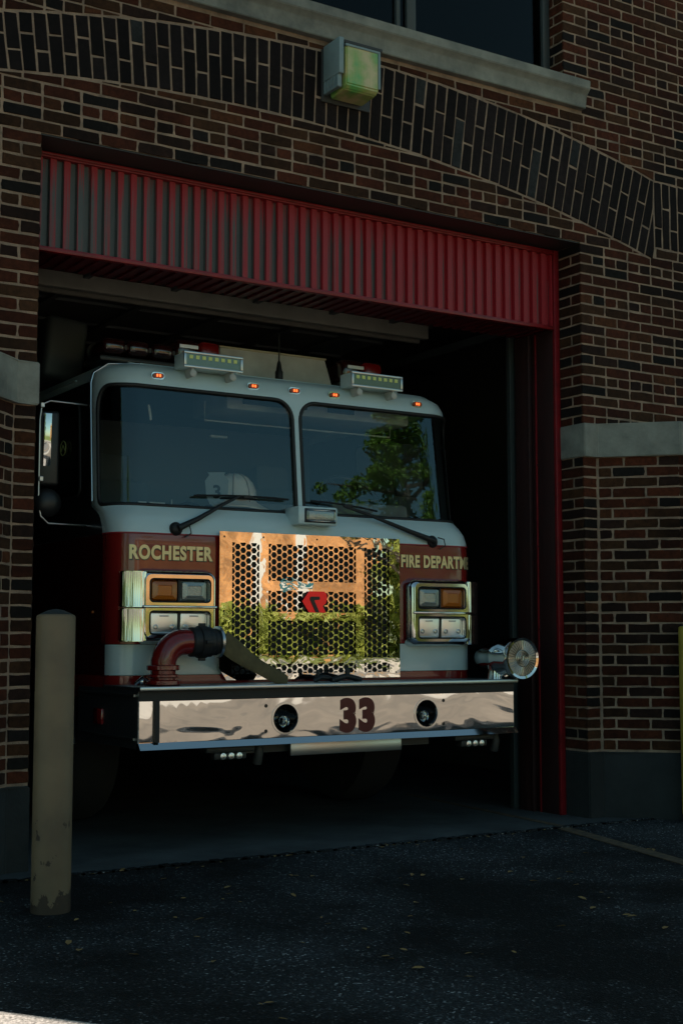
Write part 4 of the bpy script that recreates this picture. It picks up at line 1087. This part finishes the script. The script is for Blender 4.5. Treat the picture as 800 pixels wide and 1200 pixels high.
# bumper
bx0, bx1 = -1.205, 1.335
m = MB(); m.box((bx0+.012, .112, .800), (bx1-.012, .122, .812)); m.bm.free()
m = MB(); pl = rrect(bx0+.004, .588, bx1-.004, .806, .002, 1)
hol = [[(hx+.080*math.cos(a), .692+.080*math.sin(a)) for a in np.linspace(0, 2*PI, 32, endpoint=False)] for hx in (-.318, .655)]
hol += [[(hx+.011*math.cos(a), hz+.011*math.sin(a)) for a in np.linspace(0, 2*PI, 8, endpoint=False)] for hx in (-.445, .78) for hz in (.625, .765)]
def bowed(x, z): return (x, .112+.022*max(0, (-.80-x)/.4)**2+.010*max(0, (x-1.0)/.33)**2, z)
bump = surf_obj('bumper', [(bx0+.004, .588), (bx1-.004, .588), (bx1-.004, .806), (bx0+.004, .806)], hol, .06, bowed, M['chrome_bumper'], truck, 30, .004)
m = MB(); m.box((bx0-.01, .085, .862), (bx1+.01, .16, .884), .004); m.build('upper_lip', M['alu'], bump, 40)
m = MB(); m.box((bx0, .120, .808), (bx1, .15, .862)); m.box((bx0+.085, .098, .589), (bx0+.110, .124, .807)); m.build('rubber_strip', M['black_rubber'], bump)
m = MB(); m.prism([(bx0-.006, .082, .552), (bx0-.006, .111, .588), (bx0-.006, .14, .588), (bx0-.006, .14, .548)], (bx1-bx0+.012, 0, 0)); m.build('lower_lip', M['chrome'], bump)
m = MB(); m.box((bx0-.006, .161, .868), (bx1+.006, .60, .882), .002); m.build('deck', M['tread'], bump)
for x in (bx0, bx1):
    m = MB(); m.box((x-.003, .125, .555), (x+.004, .98, .866)); m.build('side_plate', M['tread'], bump)
for s, x in ((-1, bx0-.004), (1, bx1+.004)):
    m = MB(); m.box((x-.012, .60, .66), (x+.012, .72, .75), .008); m.build('side_marker', M['red_lens'], bump, 40)
m = MB()
for z in (.60, .83): m.box((bx0-.014, .16, z), (bx0-.004, .97, z+.012))
m.build('side_trim', M['alu'], bump)
for hx in (-.318, .655):
    m = MB(); m.lathe([(.094, .0), (.092, -.008), (.080, -.008), (.079, .012)], (hx, .114, .692), (0, 1, 0), 32, cap=False); cp = m.build('horn_ring', M['chrome'], bump, 40)
    m = MB(); m.lathe([(.0785, .010), (.076, .06), (.060, .12), (.03, .15), (.001, .155)], (hx, .114, .692), (0, 1, 0), 32, cap=False); m.build('horn_cup', M['black_gloss'], cp, 40)
    m = MB(); m.lathe([(.034, 0), (.030, .004), (.018, .02), (.010, .05), (.008, .09)], (hx+.022, .165, .672), (0, 1, 0), 24, cap=False); m.build('air_horn', M['chrome'], cp, 40)
for hx in (-.445, .78):
    for hz in (.625, .765):
        m = MB(); m.cyl((hx, .13, hz), (hx, .106, hz), .014, .010, 10); m.build('bumper_bolt', M['black_plastic'], bump, 40)
front_text('3', .040, .152, .597, .797, .1065, 'number', M['maroon'], .0065, bump); front_text('3', .170, .282, .597, .797, .1065, 'number', M['maroon'], .0065, bump)
m = MB()
m.box((bx0+.6, .2, .50), (bx1-.6, .5, .554)); m.build('under_tray', M['dark_steel'], bump)
m = MB(); m.box((-.26, .15, .478), (.50, .17, .552), .003); m.build('tow_plate', M['alu'], bump, 30)
for x in (-.64, 1.05):
    m = MB(); m.box((x-.15, .15, .515), (x+.15, .24, .545), .006); m.box((x-.10, .155, .475), (x+.10, .21, .514), .008); ul = m.build('ground_light', M['dark_steel'], bump, 40)
    m = MB()
    for i in range(3): m.lathe([(.020, 0), (.018, .012), (.004, .016)], (x-.05+i*.05, .156, .495), (0, -1, 0), 14)
    m.build('ground_light_lens', M['lamp_lens'], ul, 40)
    m = MB(); m.tube([(x+.2, .22, .55), (x+.2, .20, .50), (x+.2, .22, .44)], .028, 10); m.build('tow_eye', M['dark_steel'], bump, 50)
# siren
sc_ = Vector((1.368, .07, 1.014))
m = MB(); m.lathe([(.112, .0), (.128, -.004), (.134, .012), (.132, .035), (.126, .05), (.126, .13), (.120, .18), (.108, .22), (.094, .26), (.090, .32), (.080, .38), (.058, .43), (.03, .455), (.001, .46)], sc_, (0, 1, 0), 40, cap=False)
m.lathe([(.07, 0), (.06, .05), (.065, .09)], sc_+Vector((-.04, .20, -.135)), (0, 0, 1), 20); siren = m.build('siren', M['chrome'], truck, 40)
m = MB(); m.lathe([(.001, .004), (.112, .004), (.112, .012), (.001, .012)], sc_, (0, 1, 0), 40, cap=False); m.build('siren_backing', mat('siren_brass', (.40, .37, .33), .4, .8), siren, 40)
m = MB()
for i in range(36):
    a = 2*PI*i/36; d = Vector((math.cos(a), 0, math.sin(a))); m.tube([sc_+d*.052, sc_+d*.085+Vector((0, -.004, 0)), sc_+d*.113], .0022, 4)
for r_3 in (.05, .036, .024):
    m.tube([sc_+Vector((r_3*math.cos(a), -.002, r_3*math.sin(a))) for a in np.linspace(0, 2*PI, 28, endpoint=False)], .003, 6, closed=True)
m.tube([sc_+Vector((-.016, -.006, .016)), sc_+Vector((-.010, -.006, -.016)), sc_+Vector((.0, -.006, .004))], .0035, 5); m.tube([sc_+Vector((.0, -.006, -.012)), sc_+Vector((.004, -.006, .014)), sc_+Vector((.016, -.006, .010))], .0035, 5)
m.build('siren_grille', mat('siren_trim', (.85, .80, .70), .25, 1.), siren, 60)
m = MB(); m.lathe([(.05, 0), (.055, .02)], sc_+Vector((-.04, .20, -.145)), (0, 0, 1), 16); m.build('siren_foot', M['alu'], siren, 40)
# intake elbow
px_, py_ = -.985, .30
arc = [(px_, py_, .885), (px_, py_, .98)]+[(px_+.125-.125*math.cos(a), py_, .995+.125*math.sin(a)) for a in np.linspace(.15, PI/2, 9)]+[(px_+.20, py_, 1.12)]
m = MB(); m.tube(arc, .068, 24, radii=[.070]*2+[.072]*9+[.070]); 
for z, r_4, h_ in ((.884, .098, .03), (.925, .088, .02), (.965, .092, .03)): m.lathe([(r_4-.008, 0), (r_4, .005), (r_4, h_-.005), (r_4-.008, h_)], (px_, py_, z), (0, 0, 1), 28)
pipe = m.build('intake_elbow', M['pipe_red'], truck, 50)
m = MB(); m.lathe([(.074, 0), (.082, .008), (.082, .05), (.090, .055), (.090, .10), (.084, .105), (.084, .13), (.075, .14), (.075, .165)], (px_+.155, py_, 1.12), (1, 0, 0), 32)
for a in (0, 1.57, 3.14, 4.71):
    m.obox((px_+.235, py_+.094*math.cos(a), 1.12+.094*math.sin(a)), (.04, .022, .022), (math.degrees(a), 0, 0), .004)
m.build('coupling', M['black_rubber'], pipe, 40)
m = MB(); m.lathe([(.078, 0), (.088, .003), (.089, .018), (.080, .022)], (px_+.322, py_, 1.12), (1, 0, 0), 36); m.build('coupling_ring', M['alu'], pipe, 40)
m = MB(); m.ball((-1.10, .33, .905), .02); m.tube([(-1.14, .33, .89), (-1.10, .31, .93), (-1.05, .33, .90)], .01, 6); m.build('drain_valve', M['chrome'], pipe, 50)
# deck hardware
m = MB(); m.tube([(.13, .34, .888), (.18, .33, .905), (.23, .34, .915), (.28, .35, .905), (.34, .35, .890)], .018, 8); m.tube([(.02, .36, .888), (.06, .35, .91), (.12, .36, .905), (.16, .37, .888)], .015, 8)
m.box((.225, .33, .90), (.255, .35, .965), .006); m.box((.035, .35, .89), (.055, .37, .955), .005); m.build('deck_latch', M['black_rubber'], truck, 50)
# mirrors
def mirror(s):
    mx_ = CX+s*1.50
    A = [(CX+s*1.262, .95, 2.515), (mx_, .92, 2.515), (mx_+s*.05, .92, 2.49), (mx_+s*.06, .92, 2.40), (mx_+s*.06, .92, 1.92), (mx_+s*.045, .92, 1.84), (mx_, .92, 1.80), (CX+s*1.262, .95, 1.80)]
    mm = MB(); mm.tube(A, .007, 8); fr_ = mm.build('mirror_arm', M['alu'], truck, 60)
    mm = MB(); mm.obox((mx_+s*.0, .95, 2.24), (.13, .05, .44), (0, 0, s*12), .02, 3); mh = mm.build('mirror_housing', M['black_plastic'], fr_, 40)
    mm = MB(); mm.obox((mx_+s*.015, .918, 2.26), (.048, .012, .36), (7, 0, s*12), .004); mm.build('chrome_plate', M['chrome'], mh, 30)
    mm = MB(); mm.ball((mx_, .94, 1.92), .085, (1, .6, 1), 18); mm.build('convex_mirror', M['black_plastic'], fr_, 50)
    mm = MB(); mm.box((mx_+s*.05-.012, .90, 2.47), (mx_+s*.05+.012, .93, 2.50), .004); mm.box((mx_+s*.05-.012, .90, 2.04), (mx_+s*.05+.012, .93, 2.07), .004); mm.build('clamp', M['alu'], fr_)
mirror(-1)
m = MB(); m.tube([(CX-1.266, 1.32+.045*math.cos(a), 2.30+.045*math.sin(a)) for a in np.linspace(0, 2*PI, 18, endpoint=False)], .004, 5, closed=True)
m.tube([(CX-1.266, 1.29, 2.285), (CX-1.266, 1.32, 2.32), (CX-1.266, 1.35, 2.285)], .004, 5); m.build('door_decal', mat('decal_green', (.35, .42, .16), .5), truck)
m = MB(); m.ball((CX-1.265, .80, 1.29), .009, (1, 1, 1), 10); m.build('clearance_light', M['amber'], truck, 60)

# helmet on the dash
hl = thing('fire_helmet', 'cream leather fire helmet with a grey front shield resting on the dashboard behind the windshield', 'helmet', (-.28, .86, 1.905))
hb_ = Vector((-.275, .83, 1.965))
m = MB()
prof_ = [(.150, 0), (.150, .03), (.142, .08), (.120, .13), (.085, .165), (.04, .185), (.001, .188)]
m.lathe([(r_*.92, h) for r_, h in prof_], hb_, (0, 0, 1), 32, cap=False); m.build('shell', M['helmet_shell'], hl, 50)
m = MB()
ring = []
for i in range(40):
    a = 2*PI*i/40; ext = .045+.07*max(0, math.cos(a))**2
    ring.append((a, ext))
v0 = [m.bm.verts.new(hb_+Vector((.135*math.cos(a), .135*math.sin(a), .01))) for a, e in ring]
v1 = [m.bm.verts.new(hb_+Vector(((.138+e)*math.cos(a), (.138+e*.7)*math.sin(a), -.022-.02*max(0, math.cos(a))))) for a, e in ring]
v2 = [m.bm.verts.new(hb_+Vector(((.136+e)*math.cos(a), (.136+e*.7)*math.sin(a), -.032-.02*max(0, math.cos(a))))) for a, e in ring]
for i in range(40):
    j = (i+1) % 40; m.bm.faces.new((v0[i], v0[j], v1[j], v1[i])); m.bm.faces.new((v1[i], v1[j], v2[j], v2[i])); m.bm.faces.new((v2[i], v2[j], v0[j], v0[i]))
m.build('brim', M['helmet_shell'], hl, 50)
m = MB()
for kk in range(8):
    a = kk*PI/4+.25; m.tube([hb_+Vector((r_*.925*math.cos(a), r_*.925*math.sin(a), h)) for r_, h in prof_[:-1]], .005, 6)
m.build('shell_ribs', mat('rib_tan', (.40, .32, .25), .6), hl, 60)
m = MB(); m.tube([hb_+Vector((.143*math.cos(a), .143*math.sin(a), .022)) for a in np.linspace(0, 2*PI, 36, endpoint=False)], .008, 6, closed=True); m.build('hat_band', M['black_rubber'], hl, 60)
sd = hb_+Vector((-.150, -.06, .06)); 
from mathutils import Euler
RT = Euler((R(8), 0, R(-38))).to_matrix()
def sh(u, v, w=0): return sd+RT @ Vector((u, w, v))
A = [(-.045, .105), (-.055, .12), (.055, .12), (.045, .105), (.072, .07), (.066, -.02), (.045, -.075), (0, -.09), (-.045, -.075), (-.066, -.02), (-.072, .07)]
m = MB(); m.prism([sh(u, v) for u, v in A], RT @ Vector((0, .008, 0))); shd = m.build('front_shield', M['helmet_shield'], hl)
me = text_mesh('3', .11, .003, .001); 
xs = [v.co.x for v in me.vertices]; cx_ = (min(xs)+max(xs))/2
for v in me.vertices: v.co = sh(v.co.x-cx_, v.co.y-.035, -.002-v.co.z)
me.update(); link_mesh('shield_number', me, M['black_plastic'], shd)

# hose
m = MB()
P0, P1 = Vector((-.635, .262, 1.125)), Vector((-.225, .26, .893)); K = 16; rows = []
for i in range(K+1):
    f = i/K; c = P0.lerp(P1, f)+Vector((0, 0, -.018*math.sin(PI*f))); wd = .064*(1-f)+.040*f+.004*math.sin(f*9); th = .010
    if f > .94: wd *= .9
    ax = (P1-P0).normalized(); nn = ax.cross(Vector((0, 1, 0))).normalized(); tw = .15+.3*f
    w_ = (nn*math.cos(tw)+Vector((0, 1, 0))*math.sin(tw)); h_ = ax.cross(w_)
    rows.append([m.bm.verts.new(c+w_*wd*math.cos(a)+h_*th*math.sin(a)+w_*0) for a in np.linspace(0, 2*PI, 12, endpoint=False)])
for a, b in zip(rows, rows[1:]):
    for j in range(12): m.bm.faces.new((a[j], a[(j+1) % 12], b[(j+1) % 12], b[j]))
m.bm.faces.new(rows[0][::-1]); m.bm.faces.new(rows[-1])
hs = m.build('flat_hose', M['olive'], None, 50, (-.225, .26, .89)); tag(hs, 'flat olive canvas hose end slung from the red intake elbow down to the bumper deck', 'hose')

# ------------------------------------------------------------------ bollards
def bollard(x, y, h, mtl, label, chain):
    t = thing('bollard', label, 'bollard', (x, y, 0), None)
    m = MB(); r = .083; m.lathe([(r, -.05), (r, h-.012), (r-.004, h-.004), (r-.012, h)], (x, y, 0), (0, 0, 1), 40); m.build('post', mtl, t, 40)
    m = MB(); m.lathe([(r-.014, h-.02), (r-.014, h+.002), (r-.05, h+.018), (.001, h+.024)], (x, y, 0), (0, 0, 1), 36); m.build('concrete_cap', M['plinth'], t, 50)
    return t
bollard(-2.085, -.985, 1.245, M['bollard_pale'], 'cream painted steel bollard with chipped paint and a rusty foot left of the fire engine', 0)
b2 = bollard(2.31, -.46, 1.215, M['bollard_yellow'], 'yellow painted steel bollard beside the stone plinth right of the bay door', 1)

# fallen leaves: individuals
lm = bpy.data.meshes.new('fallen_leaf'); lv = [(0, -.5, 0), (.22, -.15, .06), (.18, .25, .09), (0, .5, .02), (-.2, .22, .08), (-.23, -.18, .05), (0, 0, 0)]
lm.from_pydata([(x, y, z) for x, y, z in lv], [], [(0, 1, 6), (1, 2, 6), (2, 3, 6), (3, 4, 6), (4, 5, 6), (5, 0, 6)]); lm.materials.append(M['dry_leaf'])
for i in range(120):
    x, y = rnd.uniform(-2.3, 1.6), rnd.uniform(-3.1, -.25)
    if rnd.random() < .25: y = rnd.uniform(-.30, -.2)
    if math.hypot(x+2.085, y+.985) < .12: continue
    o = bpy.data.objects.new('fallen_leaf', lm); col.objects.link(o); s = rnd.uniform(.018, .055)
    o.location = (x, y, .002); o.rotation_euler = (rnd.uniform(-.2, .2), rnd.uniform(-.2, .2), rnd.uniform(0, 6.28)); o.scale = (s, s, s)
    tag(o, 'small dry leaf lying on the dark driveway', 'leaf', 'dry leaves scattered on the driveway')

# ------------------------------------------------------------------ across the street (seen in the polished metal)
fb = thing('brick_building', 'orange brick building across the street with white pilasters, seen mirrored in the grille', 'building', (26, -58, 0))
m = MB(); m.box((14, -72, 0), (39.5, -58, 11.5)); m.build('wall', M['far_brick'], fb)
for x in (21.5, 31.4, 34.1):
    m = MB(); m.box((x, -57.99, 0), (x+.45, -57.8, 11.5), .02); m.build('pilaster', M['white_line'], fb)
m = MB(); m.box((13.8, -58.1, 11.5), (39.7, -57.6, 12.1), .05); m.build('cornice', M['white_line'], fb)
for x in (16.5, 24.5, 36.0):
    m = MB(); m.box((x, -57.995, 7.2), (x+2.4, -57.93, 9.8), .01); w_ = m.build('window', mat('window_white', (.6, .6, .58), .6), fb)
    m = MB(); m.box((x+.15, -57.928, 7.35), (x+2.25, -57.92, 9.65)); m.build('pane', M['window_glass'], w_)
sg = thing('street_sign', 'teal sign on two white posts across the street, seen mirrored in the grille', 'sign', (27, -56, 0))
m = MB(); m.box((32.0, -56.05, 3.65), (34.1, -55.9, 4.15), .02); m.build('panel', M['teal'], sg)
m = MB(); m.box((32.25, -55.89, 3.82), (33.85, -55.88, 3.98)); m.build('faded_strip', M['white_line'], sg)
m = MB(); m.cyl((32.2, -55.97, 0), (32.2, -55.97, 3.66), .06); m.cyl((33.9, -55.97, 0), (33.9, -55.97, 3.66), .06); m.build('posts', M['white_line'], sg)
# hedge
def hedge(name, label, pts, h, d, seed):
    rg = random.Random(seed); cl = []
    for i in range(len(pts)-1):
        (xa_, ya_), (xb_, yb_) = pts[i], pts[i+1]; n = int(math.hypot(xb_-xa_, yb_-ya_)/.8)
        for j in range(n):
            f = j/n
            for kz in range(3): cl.append((xa_+(xb_-xa_)*f+rg.uniform(-.3, .3), ya_+(yb_-ya_)*f+rg.uniform(-d, d), h*(.2+.27*kz)+rg.uniform(-.1, .15), rg.uniform(.5, .8)))
    t = thing(name, label, 'hedge', (pts[0][0], pts[0][1], 0))
    mm = MB()
    for i in range(len(pts)-1):
        (xa_, ya_), (xb_, yb_) = pts[i], pts[i+1]
        for f in (.2, .5, .8): mm.cyl((xa_+(xb_-xa_)*f, ya_+(yb_-ya_)*f, 0), (xa_+(xb_-xa_)*f+.1, ya_+(yb_-ya_)*f, h*.7), .06, .03, 6)
    mm.build('stems', M['bark'], t); link_mesh('foliage', leaf_mesh(cl, 520, .17, seed, .9), M['hedge'], t)
hedge('hedge', 'yellow green hedge in front of the orange brick building, mirrored in the grille', [(15, -54), (26, -54.3), (36, -54), (46, -52)], 2.9, .8, 3)
tree('conifer_tree', 'tall tufted green conifer across the street, reflected in the right half of the windshield', 27.2, -35.4, 17.8, 14., 5, .115, .34, 480, True)
tree('shade_tree', 'yellow green tree beside the orange brick building, mirrored in the grille', 37.6, -51, 13, 3.6, 9, .20, .03, 300, False, 'hedge')
tree('shade_tree', 'broad green tree far down the street', 47, -46, 12, 5, 10, .22, .12, 30, False, 'leaf')
tree('garden_tree', 'tall green tree on the lot opposite the left end of the station', -9.5, -19., 9, 3.4, 31, .16, .12, 90, False, 'leaf')
tree('garden_tree', 'bushy green tree beside the turning circle', -19, -17., 8, 3.6, 33, .16, .10, 90, False, 'leaf')
tree('garden_tree', 'leafy green tree standing in the sun beyond the left end of the station', -13, -9.5, 8.5, 3.4, 21, .16, .12, 90, False, 'leaf')
tree('shade_tree', 'low round tree beside the far left end of the road', -26, -40, 9, 4.2, 12, .22, .15, 30, False, 'leaf')

# ------------------------------------------------------------------ light, sky, camera
SE = R(48); saz = math.atan2(-.52, .85)
sun = bpy.data.lights.new('sun', 'SUN'); sun.energy = 5.; sun.angle = R(.5); sun.color = (1., .92, .80)
so = bpy.data.objects.new('sun', sun); col.objects.link(so)
dirv = Vector((math.sin(saz)*math.cos(SE), math.cos(saz)*math.cos(SE), math.sin(SE)))
so.rotation_euler = dirv.to_track_quat('Z', 'Y').to_euler(); so.location = (0, 0, 30)
wd_ = bpy.data.worlds.new('World'); scene.world = wd_; wd_.use_nodes = True
nt = wd_.node_tree; bg = nt.nodes['Background']; sk = nt.nodes.new('ShaderNodeTexSky'); sk.sky_type = 'NISHITA'; sk.sun_disc = False
sk.sun_elevation = SE; sk.sun_rotation = saz; sk.air_density = 1.; sk.dust_density = .6; sk.ozone_density = 1.4
tn = nt.nodes.new('ShaderNodeVectorMath'); tn.operation = 'MULTIPLY'; tn.inputs[1].default_value = (.93, 1.10, .84)
nt.links.new(sk.outputs[0], tn.inputs[0]); nt.links.new(tn.outputs[0], bg.inputs[0]); bg.inputs[1].default_value = .075

cd = bpy.data.cameras.new('camera'); co = bpy.data.objects.new('camera', cd); col.objects.link(co)
cd.sensor_fit = 'VERTICAL'; cd.sensor_height = 36; cd.lens = 48; cd.clip_end = 3000; cd.clip_start = .05
pitch_ = math.atan(146/1600)
co.location = (-4.185, -6.62, 1.15); co.rotation_euler = (PI/2+pitch_, 0, -R(32.2))
scene.camera = co
scene.view_settings.view_transform = 'Standard'; scene.view_settings.look = 'None'; scene.view_settings.gamma = 1
scene.view_settings.exposure = .75
scene.cycles.use_denoising = True
scene.cycles.max_bounces = 10; scene.cycles.glossy_bounces = 6; scene.cycles.transparent_max_bounces = 12; scene.cycles.diffuse_bounces = 4
scene.cycles.caustics_reflective = False
